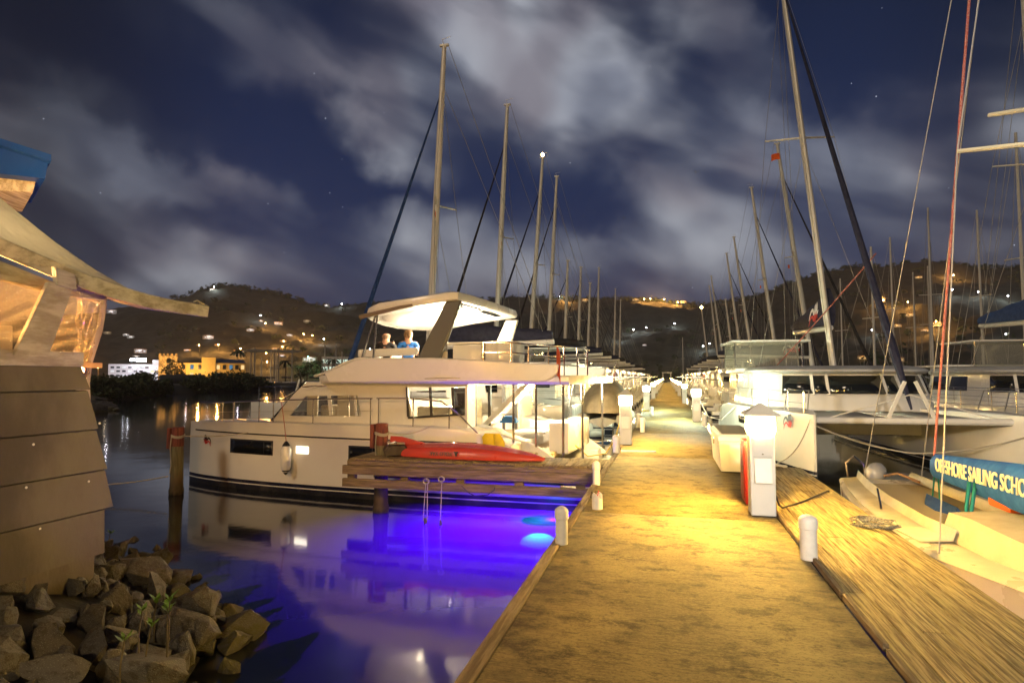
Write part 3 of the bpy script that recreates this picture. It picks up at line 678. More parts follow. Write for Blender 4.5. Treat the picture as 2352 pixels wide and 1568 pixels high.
for (a, b, z0, z1) in ((7.75, 9.12, .95, 1.23), (4.62, 5.45, .95, 1.2)):
    hullpatch((a - .05, b + .05), z0 - .04, z1 + .04, .004).build('window_surround', blackp, PC, solid=.008)
    w = hullpatch((a, b), z0, z1, .012); w.build('hull_window', darkglass, PC, solid=.008)
    hullpatch((a + .22, a + .25), z0, z1, .018, n=1).build('window_divider', blackp, PC, solid=.006)
hullpatch((6.62, 6.98), 1.0, 1.17, .010, n=3).build('lit_porthole', emis('lit_cabin_window', (1, .86, .62), 3.2), PC, solid=.01)
m = MB(); m.tube([(u, pcb(u) + .012, 1.40 + .02 * (u - 5) / 5) for u in [2.3 + .35 * i for i in range(25)]] , .018, 6); m.build('rub_rail', blackp, PC)
squiggle((9.95, pcb(9.95) + .02, 1.10), (.92, -.25, .0), (0, 0, 1), .36, blackpaint, redp, PC)
# deck between hulls, foredeck, swim platform
m = MB(); m.box((4.9, -2.3, 1.08), (6.2, 3.1, .36), bev=.05); m.build('bridge_deck', gel, PC)
m = MB(); m.box((8.6, -2.3, 1.62), (1.6, 3.4, .1), bev=.03); m.build('foredeck', gelg, PC)
m = MB(); m.box((.35, -2.3, .50), (1.5, 3.2, .10), bev=.03); m.build('swim_platform', gel, PC)
m = MB(); m.box((1.95, -2.3, .98), (1.9, 3.0, .12)); m.box((1.85, 0, 1.12), (1.4, 1.1, .05)); m.build('cockpit_sole', mat('teak_coloured_sole', (.42, .32, .20), .6, var=.2, vs=4, stretch=(1, 12, 1)), PC)
# saloon sides: wall pieces with real openings
def wallpiece(poly, v, th=.06): return MB().prism([(u, v, z) for u, z in poly], (0, -th, 0))
FWD = [(7.60, 1.86), (7.14, 2.36), (5.62, 2.40), (5.50, 1.88)]
def side(v, sgn):
    m = MB(); d = (0, -.06 * sgn, 0)
    def P(poly): m.prism([(u, v, z) for u, z in poly], d)
    P([(8.15, 1.68), (7.60, 1.86), (5.50, 1.88), (5.3, 1.68)])
    P([(8.15, 1.68), (7.55, 2.36), (7.14, 2.36), (7.60, 1.86)])
    P([(7.55, 2.36), (7.1, 2.72), (5.1, 2.72), (5.62, 2.40), (7.14, 2.36)])
    P([(5.50, 1.88), (5.62, 2.40), (5.10, 2.72), (4.30, 2.72), (4.08, 1.68), (5.3, 1.68)])
    P([(4.30, 2.60), (4.30, 2.72), (2.70, 2.76), (2.70, 2.62)])
    P([(4.08, 1.68), (4.13, 1.86), (2.74, 1.98), (2.74, 1.68)])
    m.build('saloon_side', gel, PC)
side(.32, 1); side(-4.92, -1)
wallpiece(FWD, .30, .012).build('saloon_window', clear, PC)
wallpiece([(4.30, 2.60), (2.76, 2.62), (2.76, 1.98), (4.13, 1.86)], .30, .012).build('saloon_window', clear, PC)
fr = MB()
for u in (4.22, 3.62, 3.05): fr.bar((u, .34, 1.90 + (4.2 - u) * .06), (u + .04, .34, 2.60), .05, .05, (0, 1, 0))
fr.bar((4.22, .34, 1.88), (2.78, .34, 1.99), .045, .05, (0, 1, 0)); fr.build('window_frame', mat('black_window_frame', (.03, .028, .025), .4), PC)
fr = MB(); fr.bar((6.35, .335, 1.9), (6.42, .335, 2.38), .09, .04, (0, 1, 0)); fr.bar((5.63, .335, 1.9), (5.68, .335, 2.38), .05, .04, (0, 1, 0)); fr.build('window_mullion', gel, PC)
# windscreen (curved) and aft bulkhead
def bulge(v): return .75 * (1 - ((v + 2.3) / 2.75) ** 2)
MB().grid(lambda i, j: (lerp(8.15, 7.1, j) + bulge(lerp(.32, -4.92, i)), lerp(.32, -4.92, i), lerp(1.68, 2.72, j)), 16, 4).build('windscreen', darkglass, PC, solid=.03)
m = MB(); m.box((2.74, -4.2, 2.05), (.06, 1.3, 1.4)); m.box((2.74, .1, 2.05), (.06, .5, 1.4)); m.box((2.74, -2.0, 2.7), (.06, 4.6, .12)); m.build('aft_bulkhead', gel, PC)
[MB().bar((2.74, y_, 1.12), (2.74, y_, 2.66), .07, .07, (1, 0, 0)).build('door_frame', MATS['black_window_frame'], PC) for y_ in (-.2, -1.2, -2.3, -3.4)]
wallp = MB(); wallp.prism([(2.735, -.25, 1.15), (2.735, -1.15, 1.15), (2.735, -1.15, 2.62), (2.735, -.25, 2.62)], (.015, 0, 0)); wallp.build('sliding_door', clear, PC)
# interior
inn = mat('cream_interior_panelling', (.62, .52, .38), .5, var=.12, vs=2)
m = MB(); m.box((4.9, -2.3, 1.28), (4.6, 5.0, .04)); m.build('saloon_floor', MATS['teak_coloured_sole'], PC)
m = MB(); m.box((5.4, -3.4, 1.75), (3.0, .6, .9), bev=.05); m.box((4.0, -1.0, 1.7), (.9, .9, .8), bev=.04); m.box((6.9, -1.6, 1.7), (.6, 2.4, .8), bev=.05); m.box((5.0, -.6, 2.0), (.14, .6, 1.4)); m.build('saloon_furniture', inn, PC)
m = MB(); [m.box((u, .20, 2.15), (.32, .05, .55), bev=.02) for u in (7.0, 6.1, 5.75)]; m.build('curtains', mat('cream_curtain', (.70, .62, .50), .8), PC)
m = MB(); m.box((3.35, -.9, 2.2), (.5, .06, .75), bev=.02); m.build('galley_screen', darkglass, PC)
# flybridge floor, coaming, front cowl, aft overhang
def outl(z, gr=0):
    pts = [(.1, -4.3), (.3, -4.95 - gr), (.9, -5.35 - gr), (6.1, -5.35 - gr)]
    pts += [(6.1 + .95 * (sin(i * pi / 16) ** .7) + gr * sin(i * pi / 16), -5.35 + 6.1 * (1 - cos(i * pi / 16)) / 2) for i in range(1, 16)]
    pts += [(6.1, .75 + gr), (.9, .75 + gr), (.3, .5 + gr), (.1, -.1)]
    return [Vector((u, v, z)) for u, v in pts]
MB().loft([outl(2.68, -.12), outl(2.74), outl(2.84), outl(2.88, -.05)]).build('flybridge_deck', gel, PC, smooth=40)
PROF = [(6.85, 2.86), (6.1, 2.86), (5.75, 3.13), (5.4, 3.26), (5.1, 3.29), (3.4, 3.28), (2.3, 3.22), (1.2, 3.14), (.45, 3.11), (.35, 2.86)]
def coam(v, d): return MB().prism([(u, v, z) for u, z in [(6.15, 2.70), (6.28, 2.94)] + PROF[2:-1] + [(.5, 2.9), (.75, 2.74)]], (0, d, 0))
for v, d in ((.775, -.2), (-5.375, .2)): coam(v, d).build('coaming', gel, PC, bev=.035)
cw = [(6.62, 2.86), (6.34, 2.93), (6.0, 3.07), (5.72, 3.19), (5.45, 3.27), (5.2, 3.29)]
def cowl(i, j):
    v = lerp(.70, -5.30, i); u, z = [interp(j * 5, range(6), [c[k] for c in cw]) for k in (0, 1)]
    return (u + .55 * (1 - abs((v + 2.3) / 3.0) ** 2.2), v, z)
MB().grid(cowl, 18, 10).build('front_cowl', gel, PC, solid=.05, smooth=60)
for a, b, z in ((6.9, 6.2, 2.60), (4.0, 2.3, 2.79)):
    m = MB(); m.tube([(a, .755, z), ((a + b) / 2, .775, z + .03), (b, .755, z + .02)], .012, 6); m.tube([(a, .755, z), ((a + b) / 2, .77, z - .015), (b, .755, z + .02)], .008, 6); m.build('grab_rail', chrome, PC)
# seats, helm and crew side of flybridge
m = MB(); m.prism([(5.74, 0, 3.33), (4.22, 0, 3.38), (4.2, 0, 3.56), (5.72, 0, 3.53)], (0, -.14, 0)); m.box((5.75, -1.0, 3.43), (.14, 2.1, .2), bev=.03)
m.build('seat_back', gel, PC, bev=.03)
m = MB(); m.box((5.0, -.9, 3.0), (1.6, 1.6, .26), bev=.05); m.box((4.9, -3.9, 3.05), (1.6, 1.4, .3), bev=.05); m.build('seat_cushion', mat('cream_vinyl', (.60, .54, .44), .6), PC)
m = MB(); m.box((2.85, -.35, 3.25), (.75, .8, .72), bev=.05); m.box((2.05, -.4, 3.3), (.7, .9, .75), bev=.04); m.box((2.9, -.35, 3.64), (1.0, .8, .05), bev=.02); m.build('wet_bar', gel, PC)
m = MB(); m.box((3.55, .02, 3.37), (.36, .03, .16)); m.build('locker_opening', inn, PC)
m = MB(); m.box((3.1, -1.4, 3.66), (.30, .3, .1), bev=.02); m.build('blue_cushion', mat('blue_cushion_cloth', (.02, .05, .25), .8), PC)
# hardtop
HTU = [(3.02, -.35), (3.10, .02), (3.25, .12), (5.2, .14), (5.55, .02), (5.78, -.35), (6.0, -1.4), (6.05, -2.3), (6.0, -3.2), (5.78, -4.2), (5.55, -4.6), (5.2, -4.72), (3.25, -4.70), (3.10, -4.6), (3.02, -4.25), (2.98, -2.3)]
def ht(dz, g):
    return [Vector((4.5 + (u - 4.5) * (1 - g / 1.5), -2.3 + (v + 2.3) * (1 - g / 2.4), interp(u, [2.9, 4.1, 5.2, 6.1], [4.90, 4.85, 4.69, 4.46]) + dz)) for u, v in HTU]
MB().loft([ht(-.22, .16), ht(-.235, .05), ht(-.20, .005), ht(-.12, -.01), ht(-.03, .02), ht(0, .10), ht(.05, .7)]).build('hardtop', gel, PC, smooth=40)
MB().loft([ht(-.26, .42), ht(-.215, .34)]).build('hardtop_liner', mat('hardtop_liner_white', (.8, .78, .74), .5), PC, smooth=50)
m = MB(); m.tube([(5.72, .10, 4.34), (5.2, .14, 4.42), (4.6, .14, 4.53), (4.25, .13, 4.58)], [.06, .055, .05, .035], 8); m.build('rolled_curtain', mat('rolled_clear_curtain', (.22, .17, .12), .3), PC)
ledm = emis('flybridge_led_strip', (1, .84, .60), 26)
for v in (-.75, -3.85):
    m = MB(); m.bar((5.3, v, 4.40), (3.6, v, 4.605), .05, .02); m.build('led_strip', ledm, PC)
m = MB()
for a, b in ((-.75, -2.15), (-2.3, -3.7)): m.prism([(3.30, a, 4.635), (3.30, b, 4.635), (3.48, b, 4.627), (3.48, a, 4.627)], (0, 0, .012))
m.build('roof_hatch', darkglass, PC)
plight('flybridge_lamp', (4.5, -1.5, 3.95), WARM, 420, .45, PC); plight('flybridge_lamp', (3.9, -3.2, 4.0), WARM, 420, .45, PC)
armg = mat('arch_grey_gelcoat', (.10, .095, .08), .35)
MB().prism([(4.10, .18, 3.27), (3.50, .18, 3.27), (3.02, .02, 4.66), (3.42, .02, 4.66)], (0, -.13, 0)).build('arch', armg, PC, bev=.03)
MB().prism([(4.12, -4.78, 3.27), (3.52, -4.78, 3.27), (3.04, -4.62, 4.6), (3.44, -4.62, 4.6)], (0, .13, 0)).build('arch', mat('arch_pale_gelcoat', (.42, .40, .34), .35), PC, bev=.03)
posts([[(5.38, .02, 3.3), (5.32, -.05, 4.42)], [(5.72, .05, 3.2), (5.36, -.05, 4.42)], [(5.5, -4.6, 3.3), (5.4, -4.5, 4.42)], [(5.2, -3.4, 3.0), (5.0, -3.4, 4.45)]], .028, 'hardtop_post', chrome, PC)
# flybridge aft rail
rl = [(2.25, .55, 3.62), (1.6, .55, 3.60), (.75, .5, 3.52), (.2, .1, 3.5), (.15, -.8, 3.5)]
m = tubes([rl, [(u, v, z - .22) for u, v, z in rl]], .018); [m.tube([(u, v, z), (u, v, 2.88)], .016, 6) for u, v, z in rl + [(1.2, .53, 3.55), (.45, .3, 3.5)]]; m.build('flybridge_rail', chrome, PC)
flag(PC, 'ensign', .55, .58, 3.50, .30, .62, orangef, R(120))
# cockpit furniture, stair, posts, rails
m = MB(); m.box((.95, -2.5, 1.35), (.5, 2.6, .75), bev=.05); m.box((1.7, -3.9, 1.3), (1.4, .6, .6), bev=.05); m.box((1.9, -2.4, 1.42), (.9, 1.2, .06), bev=.02); m.build('cockpit_seating', gel, PC)
m = MB()
for a in (-1.15, -1.75): m.bar((3.0, a, 1.5), (1.55, a, 2.86), .05, .12)
for k in range(5): m.box((2.85 - k * .28, -1.45, 1.66 + k * .265), (.22, .6, .035), bev=.01)
m.build('flybridge_stair', gel, PC)
m = MB(); m.prism([(2.72, -.05, 1.68), (2.3, -.05, 1.62), (1.2, -.05, 1.3), (.6, -.05, .9), (.55, -.05, .6), (2.72, -.05, .9)], (0, -.1, 0)); m.build('cockpit_side', gel, PC, bev=.02); m = MB(); m.prism([(2.72, -4.55, 1.68), (2.3, -4.55, 1.62), (1.2, -4.55, 1.3), (.35, -4.55, .7), (.35, -4.55, .6), (2.72, -4.55, .9)], (0, .1, 0)); m.build('cockpit_side', gel, PC, bev=.02)
posts([[(u, v, .5 if u < .9 else 1.3), (u, v, 2.72)] for u, v in ((1.1, .28), (.60, -.2), (1.56, -4.3), (.45, -4.5), (.30, -.9), (1.62, .30))], .028, 'overhang_post', chrome, PC)
plight('cockpit_lamp', (1.6, -1.8, 2.55), WARM, 300, .3, PC); plight('cockpit_lamp', (.6, -3.4, 2.5), WARM, 130, .3, PC)
for u, v in ((1.6, -1.8), (.6, -3.4), (1.5, .1)):
    MB().lathe([(.06, 0), (.06, .02)], (u, v, 2.66), 12).build('ceiling_lamp', emis('warm_downlight', (1, .82, .55), 40), PC)
plight('saloon_lamp', (3.7, -1.2, 2.5), WARM, 380, .15, PC); plight('saloon_lamp', (6.2, -1.6, 2.5), WARM, 380, .15, PC)
# bow and side rails
sr = [(10.7, .1, 2.16), (9.9, .42, 2.17), (8.3, .66, 2.24), (6.5, .72, 2.30), (4.95, .74, 2.34)]
m = MB(); m.tube(sr, .018, 6); m.build('bow_rail', chrome, PC)
posts([[(u, v, 1.66), (u, v, z)] for u, v, z in [(9.55, .5, 2.19), (9.15, .55, 2.2), (8.25, .66, 2.24), (7.8, .68, 2.25), (6.6, .72, 2.3), (5.0, .74, 2.34)]], .015, 'stanchion', chrome, PC)
m = MB(); m.tube([(9.9, .42, 1.92), (8.3, .66, 1.97), (6.5, .72, 2.02), (4.95, .74, 2.05)], .006, 5); m.build('lifeline', lineg, PC)
m = MB(); m.tube([(4.85, .72, 2.34), (3.95, .72, 2.35), (3.2, .72, 2.3), (2.75, .72, 2.0), (1.75, .66, 1.05)], .018, 6); [m.tube([(u, .72, 1.66), (u, .72, z)], .015, 6) for u, z in ((4.8, 2.34), (3.9, 2.35), (3.0, 2.2))]; m.build('side_rail', chrome, PC)
# people seated on the flybridge, seen from behind
def skinbody(name, verts, edges, m, parent, sub=2):
    me = bpy.data.meshes.new(name); me.from_pydata([v[:3] for v in verts], edges, []); o = bpy.data.objects.new(name, me); COL.objects.link(o)
    sk = o.modifiers.new('skin', 'SKIN'); sk.use_smooth_shade = True; sb = o.modifiers.new('sub', 'SUBSURF'); sb.levels = sb.render_levels = sub
    for d, v in zip(me.skin_vertices[0].data, verts): d.radius = (v[3], v[4] if len(v) > 4 else v[3])
    me.skin_vertices[0].data[0].use_root = True
    me.materials.append(m); o.parent = parent; return o
def seated(label, loc, rz, shirt, haircol, bald, lean):
    t = thing('person', label, 'person', loc, rz); t.parent = None
    # pelvis, spine, neck, head; arms forward to the lap; thighs forward, shins down (x is forward)
    V = [(0, 0, .10, .15, .12), (-.02, 0, .30, .14, .11), (.0, 0, .46, .15, .11), (.03, 0, .56, .10, .09), (.05, 0, .60, .072), (.07, 0, .67, .10, .105), (.085, 0, .75, .112, .118), (.08, 0, .82, .08, .09),
         (.02, .18, .53, .062), (.04, .24, .36, .05), (.20, .23, .24, .042), (.36, .13, .27, .034), (.43, .08, .28, .03),
         (.02, -.18, .53, .062), (.04, -.24, .36, .05), (.20, -.23, .24, .042), (.36, -.13, .27, .034), (.43, -.08, .28, .03),
         (.06, .10, .08, .09), (.45, .12, .10, .072), (.47, .12, -.30, .048), (.56, .12, -.34, .04), (.06, -.10, .08, .09), (.45, -.12, .10, .072), (.47, -.12, -.30, .048), (.56, -.12, -.34, .04)]
    E = [(0, 1), (1, 2), (2, 3), (3, 4), (4, 5), (5, 6), (6, 7), (3, 8), (8, 9), (9, 10), (10, 11), (11, 12), (3, 13), (13, 14), (14, 15), (15, 16), (16, 17), (0, 18), (18, 19), (19, 20), (20, 21), (0, 22), (22, 23), (23, 24), (24, 25)]
    skinbody('body', V, E, skin, t)
    T = [(0, 0, .06, .17, .135), (-.02, 0, .30, .165, .13), (.0, 0, .46, .17, .125), (.03, 0, .555, .115, .10), (.02, .185, .525, .082), (.04, .245, .38, .072), (.02, -.185, .525, .082), (.04, -.245, .38, .072)]
    skinbody('shirt', T, [(0, 1), (1, 2), (2, 3), (3, 4), (4, 5), (3, 6), (6, 7)], shirt, t)
    hm = mat('hair_%s' % ('grey' if bald else 'brown'), haircol, .7)
    hr = []
    zs = [(.70, .80), (.76, .97), (.82, 1.0), (.87, .85), (.905, .5), (.915, .02)] if not bald else [(.69, .86), (.74, 1.0), (.775, 1.0), (.79, .93)]
    for z, s_ in zs: hr.append([Vector((.058 + .122 * s_ * cos(a) * (1 if cos(a) < 0 else (.35 if z < .84 else .85)), .118 * s_ * sin(a), z - .028)) for a in [k * 2 * pi / 20 for k in range(20)]])
    MB().loft(hr).build('hair', hm, t, smooth=60)
    return t
def pcw(u, v, z): a = R(176); return Vector((-1.7 + cos(a) * u - sin(a) * v, 13.5 + sin(a) * u + cos(a) * v, z))
seated('person seen from behind in a dark shirt, shaved head, seated on the flybridge', pcw(5.68, -1.1, 3.20), R(176 - 70), mat('black_tshirt', (.015, .014, .016), .85), (.20, .13, .09), True, 0)
seated('person seen from behind in a bright blue T-shirt, seated on the flybridge', pcw(4.95, -1.0, 3.20), R(176 - 60), mat('bright_blue_tshirt', (.015, .13, .50), .85), (.16, .09, .04), False, 0)
t = thing('tablet', 'small lit tablet screen held between the two people', 'tablet', pcw(5.32, -1.55, 3.50), R(100))
MB().box((0, 0, .1), (.20, .012, .14), bev=.004).build('case', blackp, t); MB().box((0, -.008, .1), (.18, .004, .12)).build('screen', emis('tablet_screen', (.6, .7, 1), 1.6), t)
# things on the power catamaran
t = thing('life_jacket', 'bright yellow life jacket hanging on the power catamaran stern rail', 'life jacket', pcw(2.0, .78, 1.42))
ym = mat('yellow_life_jacket_cloth', (.80, .60, .01), .6, var=.1, vs=6, bump=.3, bs=12)
m = MB(); m.loft([[Vector((a * w, -.04 + b * .05, z)) for a, b in ((-1, 0), (-.6, -1), (.5, -1.1), (1, 0), (.5, .8), (-.6, .8))] for w, z in ((.14, -.34), (.17, -.2), (.15, 0), (.17, .12), (.10, .2))]); m.build('left_panel', ym, t, smooth=60)
m = MB(); m.loft([[Vector((.17 + a * w + (.2 - z) * .25, -.06 + b * .05, z)) for a, b in ((-1, 0), (-.6, -1), (.5, -1.1), (1, 0), (.5, .8), (-.6, .8))] for w, z in ((.10, -.12), (.13, 0), (.11, .1), (.07, .2))]); m.build('right_panel', ym, t, smooth=60)
m = MB(); m.tube([(-.1, -.1, -.1), (.05, -.11, -.12), (.2, -.1, -.05)], .012, 6); m.build('strap', blackp, t)
t = thing('folded_towels', 'folded blue towels on the power catamaran cockpit cushion', 'towels', pcw(2.05, -.7, 1.74))
tm = mat('blue_towel', (.03, .14, .42), .9)
for i in range(3): MB().box((0, 0, .03 + i * .055), (.42 - i * .08, .3, .05), .1 * i, .02).build('towel', tm, t)
t = thing('fender', 'white fender with black ends hanging on the power catamaran bow side', 'fender', pcw(7.15, .99, .9))
MB().lathe([(.02, -.38), (.07, -.33), (.12, -.22), (.125, .2), (.07, .31), (.03, .36)], n=14).build('body', gel, t)
MB().lathe([(.01, -.40), (.03, -.385), (.095, -.29), (.085, -.285)], n=14).build('black_end', blackp, t); MB().lathe([(.085, .285), (.095, .29), (.05, .37), (.02, .40)], n=14).build('black_end', blackp, t)
MB().tube([(0, 0, .38), (-.02, -.06, .8), (0, -.22, 1.35)], .01, 6).build('rope', ropered, t)
line('stern_line', 'mooring rope from the finger pier piling to the power catamaran deck', [(-5.85, 12.15, 1.65), pcw(3.4, .8, 1.75)], .012, sag=.10)
# ---------------- sailing catamarans
def sailcat(label, loc, rz, bag=navy, logo=False, lod=0, mh=18.5, rake=.05, helm='hardtop', fl=None, lamp=0, mx=7.0, cabcol=None, group='sailing catamarans moored in the marina', anchor=False, boomz=4.45, warm=True, genoa=None, leany=0):
    t = thing('sailing_catamaran', label, 'catamaran', loc, rz, group)
    us = [0, .5, .55, 1.1, 1.15, 1.8, 1.9, 2.6, 4, 6, 8.5, 10.5, 12, 13, 13.6, 13.95]
    bs = [.62, .66, .66, .70, .70, .74, .75, .78, .82, .84, .82, .72, .54, .32, .14, .03]
    ss = [.5, .5, .8, .8, 1.12, 1.12, 1.45, 1.6, 1.72, 1.75, 1.78, 1.80, 1.82, 1.82, 1.81, 1.80]
    hb = bip(us, bs)
    for y0 in (-2.65, 2.65):
        h = hull_mesh(us, bs, ss, y0).build('hull', hullm, t, smooth=40)
        if lod < 2:
            sg = -1 if y0 < 0 else 1
            MB().grid(lambda i, j: (lerp(7.2, 9.6, i), y0 + sg * (hb(lerp(7.2, 9.6, i)) + .012), lerp(1.12, 1.38, j)), 6, 1).build('hull_window', darkglass, h, solid=.01)
    m = MB(); m.box((6.0, 0, 1.30), (7.0, 4.2, .85), bev=.12); m.build('bridge_deck', gel, t)
    m = MB(); m.box((2.0, 0, 1.12), (2.2, 3.6, .1)); m.box((1.0, 0, 1.45), (.55, 3.0, .6), bev=.06); m.box((2.0, 1.9, 1.5), (2.0, .6, .55), bev=.06); m.build('cockpit', gel, t)
    # coachroof: stacked plan outlines
    def plan(z, g, x0=3.0, x1=9.35, w=2.85):
        p = [(x0, -w - g * .3)]
        for i in range(21):
            a = -pi / 2 + pi * i / 20; p.append((x1 - 2.6 + (2.6 + g) * abs(cos(a)) ** .62, (w + g * .3) * (1 if sin(a) > 0 else -1) * abs(sin(a)) ** .62))
        p.append((x0, w + g * .3)); return [Vector((x, y, z)) for x, y in p]
    MB().loft([plan(1.70, .35), plan(2.16, .16), plan(2.2, .1), plan(2.92, -.35), plan(2.98, -.30)]).build('coachroof', gel, t, smooth=35)
    MB().loft([plan(2.95, -.12), plan(3.03, .06), plan(3.10, .02), plan(3.20, -.5), plan(3.25, -1.3)]).build('cabin_top', gelg, t, smooth=35)
    def wpane(i0, i1, name='window'):
        A = plan(2.27, .10); B = plan(2.88, -.31); m = MB(); q = []
        cen = Vector((5.5, 0, 2.6))
        for i in range(i0, i1 + 1):
            for P_ in (A, B):
                d = P_[i] - cen; d.z = 0; q.append(P_[i] + d.normalized() * .03)
        m.add(q, [(2 * k, 2 * k + 2, 2 * k + 3, 2 * k + 1) for k in range(i1 - i0)]); return m.build(name, darkglass, t, solid=.02, smooth=60)
    # side panes run from the aft corner, front panes wrap the nose
    def spane(x0, x1, sg):
        MB().prism([(x0, sg * (2.88 + .005), 2.27), (x1, sg * 2.88, 2.27), (x1 - .15, sg * 2.765, 2.86), (x0 + .05, sg * 2.765, 2.86)], (0, sg * .02, 0)).build('window', darkglass, t)
    for sg in (-1, 1):
        if helm != 'station' or sg > 0: spane(3.3, 4.9, sg); spane(5.0, 6.5, sg)
    for a, b in (((3, 6),) if helm != 'station' else ()) + ((6, 9), (9, 10), (10, 12), (12, 13), (13, 16), (16, 19)): wpane(a, b)
    A = plan(2.22, .10); B = plan(2.93, -.33)
    for i in (6, 9, 10, 12, 13, 16):
        d = A[i] - Vector((5.5, 0, 2.2)); d.normalize(); d.z = 0; MB().bar(A[i] + d * .04, B[i] + d * .04, .10, .05, d).build('window_pillar', gel, t)
    # mast and rig
    mz = 3.2; top = Vector((mx - rake * (mh - mz), leany, mh)); bot = Vector((mx, 0, mz)); up = (top - bot).normalized()
    MB().tube([bot, bot.lerp(top, .7), top], [.16, .15, .10], 12, flat=.72).build('mast', alu, t)
    m = MB(); m.box(top + Vector((0, 0, .04)), (.42, .12, .1), bev=.02); m.tube([top, top + Vector((.1, 0, .35))], .012, 5); m.tube([top + Vector((.1, 0, .32)), top + Vector((-.35, .1, .36))], .01, 5); m.build('masthead', alu, t)
    for f, hw in ((.50, 1.05),):
        p = bot.lerp(top, f)
        for sg in (-1, 1): MB().tube([p, p + Vector((-.45, sg * hw * 1.25, .12))], [.045, .03], 7).build('spreader', alu, t)
    hs = bot.lerp(top, .88); sp = bot.lerp(top, .5)
    segs = []
    for sg in (-1, 1):
        tip = sp + Vector((-.45, sg * 1.31, .12)); ch = Vector((mx - 1.4, sg * 2.9, 1.75))
        segs += [[hs, tip, ch], [sp - up * .4, ch + Vector((.4, -.1 * sg, 0))]]
    segs += [[top + Vector((-.2, 0, 0)), Vector((1.8, .0, boomz + .3))], [hs, hs.lerp(Vector((1.9, .1, boomz)), 1.0)], [top, Vector((mx - .35, .12, mz + .2))], [hs, Vector((mx + .25, -.15, mz))]]
    tubes(segs, .011 if lod else .008, 4).build('rigging', lineg, t)
    fo = Vector((13.4 if helm == 'station' else mx + 4.3, 0, 1.95)); gt = bot.lerp(top, .86); MB().tube([fo, fo.lerp(gt, .08), fo.lerp(gt, .5), gt], [.03, .125, .085, .03], 8).build('furled_headsail', genoa or bag, t)
    b0 = Vector((mx - .2, 0, boomz)); b1 = Vector((1.7, 0, boomz + .18))
    MB().tube([b0, b1], .115, 8).build('boom', alu, t)
    # sail bag: tall by the mast, low aft, sagging top edge
    rg = []
    for i in range(15):
        s_ = i / 14; p = b0.lerp(b1, s_ * .97 + .02); h = lerp(1.45 if helm == 'station' else 1.15, .36, s_ ** .75) + .03 * sin(s_ * 17); w = lerp(.24, .17, s_)
        rg.append([p + Vector((0, a * w, .1 + b * h)) for a, b in ((-.7, 0), (-1, .25), (-.85, .7), (-.25, 1), (.25, 1), (.85, .7), (1, .25), (.7, 0))])
    bg = MB().loft(rg).build('sail_bag', bag, t, smooth=60)
    if logo:
        for sg in (-1, 1):
            squiggle((mx - 2.0, sg * .262, boomz + .42), (1, 0, 0), (0, -sg * .12, 1), 1.15, whitep, redp, bg, .01)
    MB().tube([b1 + Vector((.1, 0, -.1)), Vector((2.2, 0, 3.25))], .02, 5).build('mainsheet', rope, t)
    # bimini or hard helm top
    if helm == 'station':
        m = MB(); m.box((3.7, -1.85, 4.33), (3.3, 3.1, .09), bev=.04); m.build('helm_hardtop', gel, t)
        m = MB(); m.box((3.6, -1.9, 3.12), (2.6, 2.6, .22), bev=.08); m.build('helm_seat', gel, t)
        posts([[(5.0, y_, 3.2), (4.9, y_, 4.3)] for y_ in (-3.2, -.55)] + [[(2.3, y_, 3.1), (2.4, y_, 4.3)] for y_ in (-3.2, -.55)], .035, 'helm_post', chrome, t)
        vc = mixmat('clear_vinyl_enclosure', [(.72, 'ShaderNodeBsdfTransparent', (.9, .9, .84), 0), (.16, 'ShaderNodeBsdfDiffuse', (.6, .58, .48), 0), (.12, 'ShaderNodeBsdfGlossy', (1, 1, 1), .15)]) if 'clear_vinyl_enclosure' not in MATS else MATS['clear_vinyl_enclosure']
        m = MB(); m.prism([(5.05, -3.2, 3.2), (4.95, -3.2, 4.28), (4.95, -.7, 4.28), (5.05, -.7, 3.2)], (.012, 0, 0)); m.prism([(5.0, -3.22, 3.2), (4.9, -3.22, 4.28), (2.4, -3.22, 4.28), (2.3, -3.22, 3.2)], (0, .012, 0)); m.build('clear_enclosure', vc, t)
        m = MB(); m.tube([(4.6 + .2 * cos(a), -2.0 + .0, 3.6 + .2 * sin(a)) for a in [k * pi / 8 for k in range(17)]], .015, 5); m.build('wheel', chrome, t)
    else:
        m = MB(); m.box((2.3, 0, 3.34), (3.4, 5.0, .10), bev=.045); m.build('bimini_hardtop', gel, t)
        posts([[(x, y_, 1.3), (x, y_, 3.3)] for x in (.75, 3.6) for y_ in (-2.3, 2.3)], .03, 'bimini_post', chrome, t)
        if helm == 'fly':
            m = MB(); m.box((3.2, 0, 4.42), (3.0, 3.6, .08), bev=.04); m.build('fly_top', gel, t)
            posts([[(x, y_, 3.3), (x + .1, y_, 4.4)] for x in (1.9, 4.4) for y_ in (-1.6, 1.6)], .03, 'fly_post', chrome, t)
            m = MB(); m.prism([(4.75, -1.7, 3.35), (4.45, -1.6, 4.35), (4.45, 1.6, 4.35), (4.75, 1.7, 3.35)], (.02, 0, 0)); m.build('fly_windscreen', MATS.get('clear_vinyl_enclosure', clear), t)
    # bow gear
    xb = 13.35
    MB().tube([(xb, -2.65, 1.62), (xb, 2.65, 1.62)], .095, 10).build('crossbeam', gel, t)
    m = MB(); m.tube([(xb, -2.2, 1.66), (xb + .0, 0, 2.35), (xb, 2.2, 1.66)], .02, 6)
    for sg in (-1, 1): m.bar((xb + .02, sg * .58, 1.70), (xb + .02, sg * .13, 2.72), .09, .05, (1, 0, 0))
    m.build('bow_strut', alu, t)
